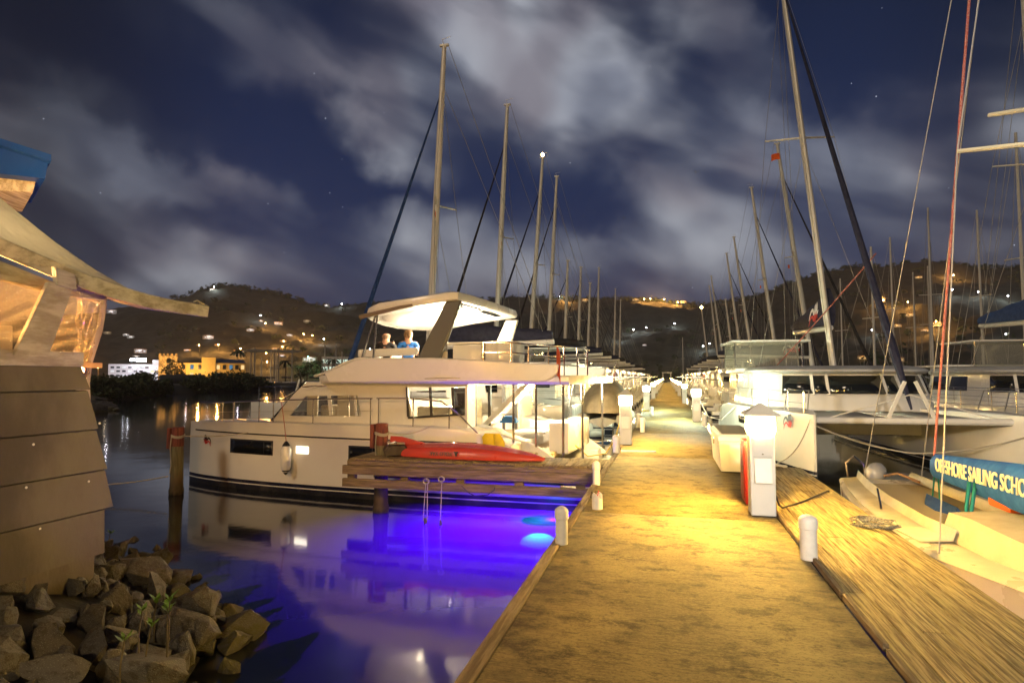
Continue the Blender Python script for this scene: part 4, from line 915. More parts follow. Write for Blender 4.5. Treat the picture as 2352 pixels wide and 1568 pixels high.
    m = MB(); m.add([(9.6, -2.0, 1.68), (xb - .1, -2.3, 1.62), (xb - .1, -.2, 1.62), (9.6, -.2, 1.68)], [(0, 1, 2, 3)]); m.add([(9.6, 2.0, 1.68), (xb - .1, 2.3, 1.62), (xb - .1, .2, 1.62), (9.6, .2, 1.68)], [(0, 1, 2, 3)])
    m.build('trampoline', mat('white_trampoline_net', (.46, .45, .42), .8), t, solid=.015)
    m = MB(); m.box((11.4, 0, 1.62), (3.8, .35, .14), bev=.04); m.build('centre_walkway', gel, t)
    for y0 in (-2.65, 2.65):
        sg = -1 if y0 < 0 else 1; m = MB(); pts = [(x, y0 + sg * hb(x) * .85, 2.42) for x in (1.9, 4, 6.5, 9, 11, 12.6, 13.5)]
        m.tube(pts, .007 if lod == 0 else .012, 5); m.tube([(a, b, 2.1) for a, b, _ in pts], .007, 5)
        for a, b, _ in pts: m.tube([(a, b, 1.7), (a, b, 2.43)], .014, 5)
        m.tube([(11.9, y0 - .3, 1.8), (12.2, y0 - .25, 2.45), (13.3, y0, 2.45), (12.4, y0 + .3, 2.45), (12.0, y0 + .35, 1.8)], .017, 6); m.build('guard_rail', chrome, t)
    # davits with solar panel at the stern
    posts([[(.9, sg * 1.4, 1.5), (.7, sg * 1.4, 2.6), (-.9, sg * 1.4, 2.85)] for sg in (-1, 1)], .035, 'davit', chrome, t)
    if fl: flag(t, 'ensign', .1, -1.9, 3.2, .9, .5, fl, R(-70)); MB().tube([(.25, -1.9, 1.6), (.1, -1.9, 3.25)], .015, 5).build('flagstaff', chrome, t)
    fy = sp.y + (-.8 if helm == 'station' else 1.0)
    MB().tube([(sp.x - .3, fy, sp.z + .05), (sp.x - .3, fy, sp.z - 1.6), (mx - 1.2, fy * .9, 3.2)], .006, 4).build('flag_halyard', lineg, t)
    flag(t, 'courtesy_flag', sp.x - .3, fy, sp.z - .45, .36, .26, orangef, R(-80))
    if lamp:
        plight('cockpit_lamp', (1.9, 0, 3.15), (1, .72, .36), lamp * 1.6, .15, t)
        MB().lathe([(.07, 0), (.07, .03)], (1.9, 0, 3.26), 10).build('cabin_lamp', emis('golden_cabin_lamp', (1, .72, .36), 45), t)
    return t
BIG = sailcat('big white catamaran on the right, bows to the camera, navy sail bag with squiggle', (5.72, 32.45, 0), R(-86.5), navy, True, 0, 21.5, .055, 'station', None, 0, 7.0, boomz=4.72, leany=-1.45)
for sg in (-1,):
    h = [o for o in kids(BIG) if o.name.startswith('hull')][0]
squiggle((12.55, -3.13, 1.42), (.985, .17, 0), (0, 0, 1), .62, blackpaint, redp, BIG)
line('bridle_rope', 'pale rope bridle drooping between the bows of the big catamaran', [Vector((4.0, 18.9, 1.5)), Vector((6.4, 18.6, .8)), Vector((9.2, 18.7, 1.35))], .022, sag=.12)
line('red_preventer_line', 'red flecked rope running from the big catamaran forestay down to its cabin top', [Yat(2012, 582, 21.0), Yat(1785, 838, 27.0)], .022, ropered, .05)
line('bow_line', 'dark mooring line running from the big catamaran bow to the boardwalk', [Vector((3.9, 18.7, 1.7)), Vector((1.95, 12.1, 1.28))], .012, sag=.25)
sailcat('white catamaran moored at the right frame edge, behind the big catamaran, blue sail bag', (14.6, 35.5, 0), R(-88), bluec, False, 1, 20, .03, 'fly', None, 0, 6.6, boomz=5.1)
LEFT = [(24.6, 17.4, .045, navy, 'nearest sailing catamaran on the left, mast behind the flybridge, blue furled headsail', 40),
        (35.0, 19.3, .05, blackc, 'second sailing catamaran on the left, its mast right of the tallest left mast', 80),
        (44.3, 19.3, .07, navy, 'third sailing catamaran on the left, with a bright light at its masthead', 80),
        (51.5, 20.2, .055, blackc, 'fourth sailing catamaran on the left, mast beside the lit masthead', 90),
        (60.5, 14.5, .04, navy, 'fifth sailing catamaran on the left, short mast behind the golden lamps', 90),
        (70, 15.5, .04, blackc, 'sixth sailing catamaran on the left, half hidden by its neighbours', 90),
        (79, 15, .04, navy, 'seventh sailing catamaran on the left, low rig', 100),
        (90, 18.9, .03, navy, 'eighth catamaran on the left, lone upright mast left of the pier', 100),
        (120, 20, .03, blackc, 'distant left catamaran, first of two close masts left of the pier', 120),
        (134, 19.5, .03, navy, 'farthest left catamaran, second of two close masts left of the pier', 120)]
for i, (y, mh, rk, bg_, lb, lp) in enumerate(LEFT):
    b = sailcat(lb, (-2.75, y, 0), R(180), bg_, False, 1 if i < 2 else 2, mh, rk, ['hardtop', 'fly', 'hardtop'][i % 3], usf if i in (1, 4) else None, lp, 7.2, boomz=4.3 if i else 4.1, genoa=bluec if i == 0 else None)
    if i == 2:
        p = Vector((7.2 - rk * (mh - 3.2), 0, mh + .2)); MB().lathe([(.02, -.1), (.11, 0), (.11, .12), (.02, .2)], p, 10).build('masthead_light', emis('orange_masthead_light', (1, .55, .18), 60), b)
RIGHT = [(46.5, 19.6, .12, blackc, 'first sailing catamaran beyond the big one on the right, black sail bag with white squiggle', 60),
         (60, 20.5, .115, navy, 'second sailing catamaran in the right row beyond the big catamaran, tall raked mast', 90),
         (76, 19.4, .12, blackc, 'third sailing catamaran in the right row beyond the big catamaran', 90),
         (86, 19.4, .115, navy, 'fourth sailing catamaran in the right row beyond the big catamaran', 100),
         (97, 14.5, .1, blackc, 'fifth sailing catamaran in the right row, short rig', 100),
         (112, 20.5, .12, navy, 'sixth sailing catamaran in the right row, seen between closer masts', 110),
         (124, 20.5, .09, blackc, 'seventh sailing catamaran in the right row', 110),
         (152, 19, .1, navy, 'farthest right catamaran, with an orange light at its masthead', 120)]
for i, (y, mh, rk, bg_, lb, lp) in enumerate(RIGHT):
    b = sailcat(lb, (2.95, y, 0), 0, bg_, i == 0, 1 if i < 1 else 2, mh, rk, ['hardtop', 'fly', 'hardtop'][i % 3], usf if i in (1, 3) else None, lp, 7.0, boomz=4.6 if i else 4.2)
    if i == 7:
        p = Vector((7.0 - rk * (mh - 3.2), 0, mh + .3)); MB().lathe([(.05, -.2), (.3, 0), (.3, .3), (.05, .5)], p, 10).build('masthead_light', emis('orange_masthead_light', (1, .55, .18), 60), b)
# covered inflatable dinghy hoisted behind the golden pedestal
t = thing('covered_dinghy', 'grey covered dinghy hoisted at a stern behind the golden lamp pedestal', 'dinghy', (-1.95, 20.6, 1.3), R(90))
gv = mat('grey_dinghy_cover', (.22, .19, .13), .7, var=.3, vs=3, bump=.4, bs=6); gt_ = mat('grey_hypalon_tube', (.16, .16, .15), .6)
rg = []
for i in range(13):
    s_ = i / 12; x = -1.5 + 3 * s_; w = .82 * sin(pi * lerp(.12, .88, s_)) ** .6; h = 1.05 * sin(pi * lerp(.1, .86, s_)) ** .7
    rg.append([Vector((x, w * cos(a), .42 + h * sin(a))) for a in [pi * k / 10 for k in range(11)]])
MB().loft(rg).build('cover', gv, t, smooth=70)
for sg in (-1, 1): MB().tube([(-1.6, sg * .62, .22), (.9, sg * .66, .24), (1.5, sg * .3, .34), (1.7, 0, .38)], [.2, .22, .21, .18], 12).build('tube', gt_, t)
MB().loft([[Vector((x, y_ * w, z)) for y_, z in ((-1, .2), (0, -.05), (1, .2), (0, .3))] for x, w in ((-1.55, .5), (.8, .5), (1.5, .1))]).build('hull', gt_, t)
# white tender at the second boat's stern
t = thing('white_tender', 'small white tender with a blue seat by the power catamaran stern', 'tender', (-2.9, 21.3, .22), R(172))
rg = []
for i in range(10):
    s_ = i / 9; x = -1.2 + 2.6 * s_; w = .62 * (1 - max(0, s_ - .55) ** 2 * 4.2); rg.append([Vector((x, a * w, b)) for a, b in ((-.6, -.25), (-.95, .0), (-1, .32 + .1 * s_), (-.82, .36 + .1 * s_), (-.7, .1), (.7, .1), (.82, .36 + .1 * s_), (1, .32 + .1 * s_), (.95, 0), (.6, -.25))])
MB().loft(rg).build('hull', gel, t, smooth=50); MB().box((-.75, 0, .34), (.35, 1.0, .06), bev=.02).build('seat', MATS['blue_towel'], t)
# ---------------- training keelboat at lower right
KB = thing('training_keelboat', 'open cream keelboat at lower right with a blue lettered boom cover', 'sailboat', (3.72, 12.3, 0), R(-90))
us = [0, .3, 1, 2.2, 3.6, 5, 6.2, 7.2, 7.9]; bs = [.70, .76, .88, 1.02, 1.10, 1.02, .78, .42, .04]; ss = [1.02, 1.0, .97, .95, .96, 1.0, 1.06, 1.12, 1.18]
kbm = mat('cream_keelboat_hull', (.56, .48, .33), .3, var=.08, vs=2)
rg = []
for u, b, s_ in zip(us, bs, ss):
    hs = [(0, -.3), (.6 * b, -.2), (.88 * b, .15), (b * .98, .6), (b, s_ - .06), (b * 1.02, s_ - .03), (b * .97, s_)]
    rg.append([Vector((u, a, z)) for a, z in hs] + [Vector((u, -a, z)) for a, z in hs[:0:-1]])
MB().loft(rg).build('hull', kbm, KB, smooth=45)
kd = mat('cream_keelboat_deck', (.48, .41, .27), .6, var=.12, vs=3, bump=.15, bs=60)
for sg in (-1, 1): # side decks and coaming either side of a sunk cockpit
    m = MB(); m.loft([[Vector((u, sg * bip(us, bs)(u) * .93, bip(us, ss)(u) + .015)), Vector((u, sg * bip(us, bs)(u) * .62, bip(us, ss)(u) + .04)), Vector((u, sg * bip(us, bs)(u) * .58, bip(us, ss)(u) + .16)), Vector((u, sg * bip(us, bs)(u) * .50, bip(us, ss)(u) + .05))] for u in (.1, 1, 2.2, 3.6, 4.4)], cap=False, closed=False); m.build('side_deck', kd, KB, solid=.02, smooth=40)
m = MB(); m.box((2.2, 0, .99), (3.6, 1.0, .03)); m.build('cockpit_floor', mat('tan_cockpit_floor', (.34, .27, .15), .7), KB)  # floor coloured a darker tan than the side decks
MB().loft([[Vector((u, a * w, z)) for a, z in ((-1, 1.0), (-.85, h), (0, h + .05), (.85, h), (1, 1.0))] for u, w, h in ((4.0, .62, 1.26), (4.5, .62, 1.30), (5.6, .52, 1.26), (6.6, .22, 1.12))]).build('cabin', kd, KB, smooth=40)
mb = Vector((5.6, 0, 1.25)); mt_ = Vector((5.35, 0, 11.5)); MB().tube([mb, mt_], [.07, .05], 10, flat=.75).build('mast', alu, KB)
for f, l in ((.375, .72), (.41, .42)):
    p = mb.lerp(mt_, f)
    for sg in (-1, 1): MB().tube([p, p + Vector((-.45 - .0, sg * l, .12))], [.03, .022], 7).build('spreader', mat('cream_spreader', (.55, .50, .34), .4, .2), KB)
b0 = Vector((5.5, 0, 1.62)); b1 = Vector((1.95, .12, 1.50)); MB().tube([b0, b1], .05, 8).build('boom', alu, KB)
rg = []
for i in range(13):
    s_ = i / 12; p = b1.lerp(b0, s_); h = lerp(.19, .34, s_); rg.append([p + Vector((0, a * .085 * (1 + s_), .02 + b * h)) for a, b in ((-.5, -.75), (-1, -.3), (-.9, .5), (-.1, 1), (.1, 1), (.9, .5), (1, -.3), (.5, -.75))])
cv = MB().loft(rg).build('boom_cover', mat('sailing_blue_cover', (.004, .095, .42), .75, var=.2, vs=4, bump=.3, bs=8), KB, smooth=60)
d = (b0 - b1).normalized(); n_ = Vector((0, -1, 0))
lettering('lettering', 'OFFSHORE SAILING SCHOOL', .26, frame(b1.lerp(b0, .50) + Vector((0, -.150, .085)), d, Vector((0, .04, 1))), mat('cream_lettering', (.72, .66, .44), .6), cv, .006, .80)
tubes([[b1 + Vector((-.05, 0, .18)), Vector((1.85, .02, 11.0)) * 0 + Vector((4.6, .05, 11.0))]], .017).build('topping_lift', ropered, KB)
tubes([[b1 + Vector((0, .02 * k, -.05)), Vector((1.9, .12 + .05 * k, 1.0))] for k in (-1, 1)], .011).build('mainsheet', teal, KB)
tubes([[(3.5, -.1, 1.55), (3.45, -.12, 1.25), (3.5, -.15, 1.0)], [(3.54, -.05, 1.55), (3.52, -.1, 1.2), (3.56, -.12, 1.0)]], .022).build('boom_vang_rope', teal, KB)
posts([[mb.lerp(mt_, .95), (.15, .55, 1.05)], [mb.lerp(mt_, .95), (.15, -.35, 1.05)], [mb.lerp(mt_, .375) + Vector((-.45, -.72, .12)), (4.9, -.98, 1.0)], [mb.lerp(mt_, .9), mb.lerp(mt_, .375) + Vector((-.45, -.72, .12))], [mb.lerp(mt_, .6), (3.4, .75, 1.0)]], .008, 'shroud', lineg, KB, 4)
tubes([[(-.05, -.55, 1.0), (-.08, -.57, 1.28), (-.02, -.45, 1.42), (.02, -.3, 1.28), (.0, -.28, 1.0)]], .02).build('stern_fitting', chrome, KB)
tubes([[(.1, 0, 1.1), (.6, .05, 1.22), (1.35, .1, 1.20)]], .022).build('tiller', mat('varnished_tiller', (.25, .13, .05), .4), KB)
tubes([[(2.25, -.72, 1.0), (2.4, -.8, 1.24), (2.75, -.86, 1.02)]], .014).build('stay_bracket', chrome, KB)
MB().lathe([(.05, 0), (.07, .06), (.05, .1), (.075, .13)], (4.15, -.45, 1.12), 14).build('winch', chrome, KB)
lettering('lettering', 'COLGATE 26', .20, frame((4.5, -1.085, .76), (1, 0.0, 0), (0, 0, 1)), mat('faded_hull_lettering', (.33, .27, .17), .6), KB, .003)
flagb = MB().loft([[Vector((u, a * w, z)) for a, z in ((-1, .99), (0, .93 + .02), (1, .99), (0, 1.12))] for u, w in ((1.9, .03), (2.2, .14), (2.6, .17), (2.9, .06))]); flagb.build('blue_sail_bag', bluec, KB, smooth=60)
MB().box((4.0, .1, 1.40), (.5, .26, .16), bev=.05).build('orange_cushion', orangef, KB)
# outboard motor on a low grey skiff behind
t = thing('grey_skiff', 'low dark skiff with a tilted outboard between boardwalk and catamaran', 'skiff', (4.55, 14.6, .25), R(65))
MB().loft([[Vector((x, a * w, b)) for a, b in ((-.7, -.2), (-1, .1), (-.9, .36), (.9, .36), (1, .1), (.7, -.2))] for x, w in ((-1.5, .6), (0, .66), (1.2, .5), (1.8, .08))]).build('hull', gt_, t, smooth=50)
ob = MB(); ob.loft([[Vector((-1.75 + .04 * i + .28 * k_, .17 * w * cos(a), .78 + .18 * w * sin(a))) for a in [j * 2 * pi / 12 for j in range(12)]] for i, (k_, w) in enumerate(((-1, .35), (-.85, .8), (-.3, 1), (.4, 1), (.9, .75), (1.05, .3)))])
ob.build('outboard_cowl', mat('pale_outboard_cowl', (.36, .34, .31), .25, coat=.4), t, smooth=60)
MB().tube([(-1.75, 0, .62), (-1.9, 0, .2), (-2.0, 0, -.2)], [.09, .07, .06], 10).build('outboard_leg', blackp, t)
# ------------------------------------------------------------------ waterside shed at left
SH = thing('waterside_shed', 'timber dockside shed at left with lapped siding, clear vinyl sides and tan awning roof', 'shed', (-7, 4, 0))
SH.location = (0, 0, 0)
sid = mat('tan_lapped_siding', (.105, .085, .058), .6, col2=(.055, .042, .027), vs=1.1, stretch=(1, 1, .5), bump=.12, bs=30)
XW = -6.0
m = MB()
zc = [.95, 1.42, 1.84, 2.28, 2.70, 2.97]; ye = [5.40, 5.50, 5.40, 5.29, 5.19, 5.11]
for i in range(5):
    z0, z1 = zc[i], zc[i + 1]; xo = XW + .015 * (4 - i)
    y0 = ye[i] + (.02 if i > 1 else 0); y1 = ye[i + 1] if i else 5.40
    m.loft([[Vector((xo + .05, y, z0 + .012)), Vector((xo + .028, y2, z1 - .004)), Vector((xo, y2, z1 + .004)), Vector((xo - .03, y2, z1 + .004)), Vector((xo - .03, y, z0 + .012))] for y, y2 in ((1.0, 1.0), (y0, y1))])
bk = MB(); bk.box((XW - .06, 3.05, 2.0), (.02, 4.0, 2.0)); bk.build('shadow_gap_backing', blackp, SH)  # black sheet put behind the siding so the gaps read as shadow lines
for k, (yy, zz) in enumerate([(4.6, 2.2), (5.2, 1.75), (4.7, 1.38), (5.3, 2.35), (4.55, 1.8)]): MB().lathe([(.012, 0), (.012, .006)], (0, 0, 0), 8).build('nail_head', alu, SH).matrix_local = Matrix.Translation((XW + .085, yy, zz)) @ Matrix.Rotation(R(90), 4, 'Y')
m.build('lapped_siding', sid, SH, smooth=0)
m = MB(); m.box((XW - .03, 4.95, .78), (.06, .86, .95)); m.build('skirting', sid, SH)
painted = mat('flaking_painted_timber', (.56, .53, .45), .75, col2=(.34, .30, .23), vs=2.2, stretch=(3, 1.2, 4), bump=.4, bs=9)
grey = mat('bare_grey_timber', (.58, .56, .48), .8, col2=(.30, .275, .21), vs=2, stretch=(5, 1.0, 5), bump=.6, bs=7)
m = MB(); m.box((XW + .02, 3.0, 3.03), (.11, 4.2, .15), bev=.01); m.build('sill_board', painted, SH)
def quadX(pts, x, th, name, mt, bev=0):
    P = [Xat(px, py, x) for px, py in pts]; return MB().prism(P, (-th, 0, 0)).build(name, mt, SH, bev=bev)
quadX([(112, 648), (176, 640), (112, 818), (33, 815)], XW + .10, .05, 'brace', painted, .006)
quadX([(-300, 470), (0, 598), (130, 650), (246, 668), (246, 690), (130, 676), (0, 640), (-300, 550)], XW - .06, .09, 'top_plate', painted, .006)
quadX([(128, 612), (172, 630), (178, 668), (133, 654)], XW + .13, .06, 'splice_block', grey, .006)
quadX([(-60, 745), (30, 748), (30, 816), (-60, 815)], XW - .25, .2, 'louvre_box', gelg, .01)
# hip rafter
a = Xat(-260, 455, -6.9); b = Xat(0, 566, -6.35); c = Xat(175, 640, -5.95); e = Yat(478, 716, 6.0)
def raf(P, w, hs, name, mt):
    rg = []
    for i, p in enumerate(P):
        t_ = (P[min(i + 1, len(P) - 1)] - P[max(i - 1, 0)]).normalized(); x = t_.cross(Vector((0, 0, 1))).normalized(); u = x.cross(t_)
        rg.append([p + x * (i_ * w / 2) + u * (j * hs[i] / 2) for i_, j in ((-1, -1), (1, -1), (1, 1), (-1, 1))])
    return MB().loft(rg).build(name, mt, SH, bev=.008)
mid = [c.lerp(e, k) + Vector((0, 0, -.05 * sin(pi * k))) for k in (.25, .5, .75)]
raf([a, b, c] + mid + [e], .07, [.16, .16, .155, .15, .145, .135, .13], 'hip_rafter', grey)
m = MB(); d = (e - c).normalized(); m.tube([e - d * .16 + Vector((0, 0, .07)), e - d * .1 + Vector((.0, -.03, .1)), e - d * .05 + Vector((0, 0, .075)), e - d * .12 + Vector((0, .03, .06))], .012, 6); m.build('lashing', rope, SH)
# awning cloth over the rafter
cloth = bpy.data.materials.new('tan_awning_cloth'); cloth.use_nodes = True; q = cloth.node_tree; q.nodes.clear()
dd = nd(q, 'ShaderNodeBsdfDiffuse'); dd.inputs[0].default_value = (.62, .58, .47, 1); tt = nd(q, 'ShaderNodeBsdfTranslucent'); tt.inputs[0].default_value = (.045, .062, .085, 1)
gg = nd(q, 'ShaderNodeBsdfGlossy'); gg.inputs[0].default_value = (1, .9, .7, 1); gg.inputs[1].default_value = .32
tcn = nd(q, 'ShaderNodeTexCoord'); nn = nd(q, 'ShaderNodeTexNoise'); lk(q, tcn.outputs['Object'], nn.inputs['Vector']); nn.inputs['Scale'].default_value = 2.5; bb = nd(q, 'ShaderNodeBump'); bb.inputs['Strength'].default_value = .8; bb.inputs['Distance'].default_value = .3
lk(q, nn.outputs['Fac'], bb.inputs['Height'])
for s_ in (dd, gg): lk(q, bb.outputs[0], s_.inputs['Normal'])
x1 = nd(q, 'ShaderNodeMixShader'); x1.inputs[0].default_value = .5; lk(q, dd.outputs[0], x1.inputs[1]); lk(q, tt.outputs[0], x1.inputs[2])
x2 = nd(q, 'ShaderNodeMixShader'); x2.inputs[0].default_value = .10; lk(q, x1.outputs[0], x2.inputs[1]); lk(q, gg.outputs[0], x2.inputs[2])
oo = nd(q, 'ShaderNodeOutputMaterial'); lk(q, x2.outputs[0], oo.inputs[0])
low = [a, b, c] + mid + [e - d * .06]
upx = [(-260, 300, -7.6), (0, 452, -7.35), (128, 556, -7.0), (220, 622, -6.75), (300, 668, -6.5), (370, 690, -6.1)]
upp = [Xat(px, py, xx) for px, py, xx in upx] + [e + Vector((-.05, .05, .08))]
def aw(i, j):
    s_ = i * 6; k = min(5, int(s_)); f = s_ - k
    L = low[k].lerp(low[k + 1], f) + Vector((-.02, .03, .075)); U_ = upp[k].lerp(upp[k + 1], f)
    return L.lerp(U_, j) + Vector((0, 0, -.10 * sin(pi * j) * (1 - i))) + Vector((0, 0, .012 * sin(j * 16 + i * 7)))
MB().grid(aw, 36, 14).build('awning_cloth', cloth, SH, smooth=180)
lo2 = [Xat(px, py, -6.3) for px, py in ((170, 655), (250, 672), (320, 694), (390, 704), (430, 702))]
hi2 = [c, mid[0], mid[1], mid[2], e - d * .1]
MB().grid(lambda i, j: hi2[min(3, int(i * 4))].lerp(hi2[min(3, int(i * 4)) + 1], i * 4 - min(3, int(i * 4))).lerp(lo2[min(3, int(i * 4))].lerp(lo2[min(3, int(i * 4)) + 1], i * 4 - min(3, int(i * 4))), j) - Vector((0, 0, .05 + .03 * j)), 20, 5).build('awning_valance', cloth, SH, smooth=180)
quadX([(150, 648), (246, 684), (245, 700), (150, 668)], -6.6, .08, 'eave_beam', painted, .006)
quadX([(246, 674), (266, 682), (264, 690), (246, 686)], -6.55, .06, 'eave_clip', darkglass)
# clear vinyl sides with creases
vin = bpy.data.materials.new('creased_clear_vinyl'); vin.use_nodes = True; q = vin.node_tree; q.nodes.clear()
tcn = nd(q, 'ShaderNodeTexCoord'); mp = nd(q, 'ShaderNodeMapping'); lk(q, tcn.outputs['Object'], mp.inputs[0]); mp.inputs['Scale'].default_value = (1, 1, 2.6); mp.inputs['Rotation'].default_value = (R(38), 0, 0)
nn = nd(q, 'ShaderNodeTexNoise'); lk(q, mp.outputs[0], nn.inputs['Vector']); nn.inputs['Scale'].default_value = 3.2; nn.inputs['Detail'].default_value = 3; nn.inputs['Distortion'].default_value = 1.2
bb = nd(q, 'ShaderNodeBump'); bb.inputs['Strength'].default_value = 1; bb.inputs['Distance'].default_value = .16; lk(q, nn.outputs['Fac'], bb.inputs['Height'])
t1 = nd(q, 'ShaderNodeBsdfTransparent'); t1.inputs[0].default_value = (.96, .88, .74, 1); g1 = nd(q, 'ShaderNodeBsdfGlossy'); g1.inputs[1].default_value = .10; lk(q, bb.outputs[0], g1.inputs['Normal'])
d1 = nd(q, 'ShaderNodeBsdfTranslucent'); d1.inputs[0].default_value = (.7, .6, .42, 1)
x1 = nd(q, 'ShaderNodeMixShader'); x1.inputs[0].default_value = .22; lk(q, t1.outputs[0], x1.inputs[1]); lk(q, g1.outputs[0], x1.inputs[2])
x2 = nd(q, 'ShaderNodeMixShader'); x2.inputs[0].default_value = .07; lk(q, x1.outputs[0], x2.inputs[1]); lk(q, d1.outputs[0], x2.inputs[2])
oo = nd(q, 'ShaderNodeOutputMaterial'); lk(q, x2.outputs[0], oo.inputs[0])
def sheet(c4, name, n=10, am=.03):
    P = [Vector(p) for p in c4]
    def f(i, j):
        p = P[0].lerp(P[1], i).lerp(P[3].lerp(P[2], i), j); w = sin(pi * i) * sin(pi * j); return p + Vector((am * (noise.noise(Vector((i * 4 + j * 3, j * 2 - i * 2, 5))) + .8 * (1 - abs(noise.noise(Vector((i * 7 + j * 4, j * 2 - i * 3, 2)))) * 3)) * (1 if w > .05 else .2), 0, 0))
    return MB().grid(f, n, n).build(name, vin, SH, smooth=180)
XV = XW - .02
sheet([Xat(-300, 600, XV), Xat(182, 668, XV), Xat(178, 828, XV), Xat(-300, 815, XV)], 'vinyl_window', 40, .10)
sheet([Xat(176, 672, -6.3), Xat(236, 690, -6.5), Xat(196, 874, -6.5), Xat(178, 868, -6.3)], 'vinyl_side_curtain', 24, .05)
E1 = [(232, 688), (236, 700), (228, 760), (208, 830), (200, 880), (201, 940), (196, 985)]
P = [Xat(x, y, -6.52) for x, y in E1]
MB().grid(lambda i, j: P[min(5, int(i * 6))].lerp(P[min(5, int(i * 6)) + 1], i * 6 - min(5, int(i * 6))) + Vector((.01 * sin(i * 9), .10 * (j - .5) * (1 - i * .35), 0)), 24, 2).build('curtain_hem', beigec, SH, smooth=180)
MB().prism([Xat(x, y, -6.58) for x, y in ((175, 872), (203, 872), (197, 985), (190, 975), (176, 900))], (-.012, 0, 0)).build('curtain_skirt', beigec, SH)
# lit room behind the vinyl
room = mat('shed_room_boards', (.58, .40, .20), .8, var=.2, vs=3)
m = MB(); m.box((-8.3, 3.6, 2.98), (3.9, 4.2, .06)); m.build('room_floor', room, SH)
m = MB(); m.box((-10.2, 3.6, 4.0), (.06, 4.2, 2.1)); m.box((-8.3, 1.4, 4.0), (3.9, .06, 2.1)); m.build('room_wall', room, SH)
m = MB()
for k in range(4): m.box((-8.6, 2.0 + k * .8, 3.95), (2.6, .06, .14))
m.build('room_rafters', painted, SH)
m = MB(); m.box((-8.8, 5.0, 3.3), (1.4, .6, .6)); m.box((-7.6, 4.6, 3.35), (.1, .5, .7)); m.build('room_counter', room, SH)
plight('shed_lamp', (-7.6, 4.1, 4.0), (1, .50, .15), 900, .12, SH); plight('shed_lamp', (-7.3, 5.0, 3.75), (1, .48, .14), 300, .1, SH)
p = Xat(185, 853, -6.15); MB().lathe([(.01, -.03), (.035, 0), (.035, .03), (.01, .05)], p, 10).build('lantern', emis('orange_lantern', (1, .42, .10), 60), SH)
plight('lantern_lamp', p + Vector((.12, .06, .02)), (1, .42, .10), 2.5, .04, SH)
# upper blue roof edge of the taller building
t = thing('blue_roof_edge', 'corner of a blue metal roof with white boards above the shed', 'roof', (-9, 7, 0)); t.location = (0, 0, 0)
def quadY(pts, y, th, name, mt, bev=0):
    return MB().prism([Yat(px, py, y) for px, py in pts], (-th * .95, th * .6, 0)).build(name, mt, t, bev=bev)
bm_ = mat('blue_roof_sheet', (.003, .045, .30), .45, var=.12, vs=2)
quadY([(-400, 205), (112, 366), (104, 410), (-400, 255 + 100)], 7.0, 1.6, 'fascia', bm_, .006)
quadY([(-400, 190), (118, 355), (118, 370), (-400, 206)], 6.92, 1.8, 'drip_edge', bm_, .004)
quadY([(-400, 350), (82, 416), (76, 441), (-400, 425)], 7.15, 1.4, 'soffit_board', grey, .006)
# ------------------------------------------------------------------ rock slope
SP = [(-30, 14), (-16, 11.5), (-11, 9.6), (-8.9, 8.4), (-7.2, 7.7), (-5.9, 7.0), (-5.0, 6.35), (-4.35, 5.6), (-3.85, 4.6), (-3.5, 3.6), (-3.25, 2.4), (-3.1, 0), (-3.0, -6), (-3, -20)]
def sdist(x, y):   # >0 on land
    best = 1e9; s_ = 1
    for (ax_, ay_), (bx_, by_) in zip(SP, SP[1:]):
        dx, dy = bx_ - ax_, by_ - ay_; k = max(0, min(1, ((x - ax_) * dx + (y - ay_) * dy) / (dx * dx + dy * dy)))
        d_ = hypot(x - ax_ - k * dx, y - ay_ - k * dy)
        if d_ < best: best = d_; s_ = -1 if (dx * (y - ay_) - dy * (x - ax_)) > 0 else 1
    return best * s_
def bank(x, y):
    d_ = sdist(x, y); return max(-3, min(.95, d_ * .50 - .12 if d_ > -1 else d_ * .5))
earth = mat('dark_bank_earth', (.018, .015, .011), .95, var=.5, vs=3, bump=.6, bs=6)
MB().grid(lambda i, j: (lambda x, y: (x, y, bank(x, y) - .05))(lerp(-16, -1.5, i), lerp(-14, 13, j)), 70, 90).build('shore_bank', earth, smooth=60)['kind'] = 'structure'
rockm = bpy.data.materials.new('quarried_rock'); rockm.use_nodes = True; q = rockm.node_tree; p_ = q.nodes['Principled BSDF']
tcn = nd(q, 'ShaderNodeTexCoord'); oi = nd(q, 'ShaderNodeObjectInfo')
nn = nd(q, 'ShaderNodeTexNoise'); lk(q, tcn.outputs['Object'], nn.inputs['Vector']); nn.inputs['Scale'].default_value = 3; nn.inputs['Detail'].default_value = 8; nn.inputs['Roughness'].default_value = .65
n2_ = nd(q, 'ShaderNodeTexNoise'); lk(q, tcn.outputs['Object'], n2_.inputs['Vector']); n2_.inputs['Scale'].default_value = 22; n2_.inputs['Detail'].default_value = 5
cc = ramp(q, oi.outputs['Random'], [(0, (.06, .057, .05)), (.4, (.105, .10, .088)), (.7, (.08, .068, .05)), (1, (.16, .153, .138))])
cc = mixc(q, mrange(q, nn.outputs['Fac'], .48, .60, 0, .85), cc, (.055, .045, .03)); cc = mixc(q, mrange(q, n2_.outputs['Fac'], .55, .75, 0, .5), cc, (.36, .34, .28))
geo = nd(q, 'ShaderNodeNewGeometry'); sz = nd(q, 'ShaderNodeSeparateXYZ'); lk(q, geo.outputs['Position'], sz.inputs[0])
cc = mixc(q, mth(q, 'MULTIPLY', mrange(q, sz.outputs[2], .34, .08, 0, 1), mrange(q, nn.outputs['Fac'], .35, .6, .3, 1)), cc, (.075, .065, .012))
cc = mixc(q, mrange(q, sz.outputs[2], .10, -.05, 0, .9), cc, (.03, .024, .012))
lk(q, cc, p_.inputs['Base Color']); p_.inputs['Roughness'].default_value = .72
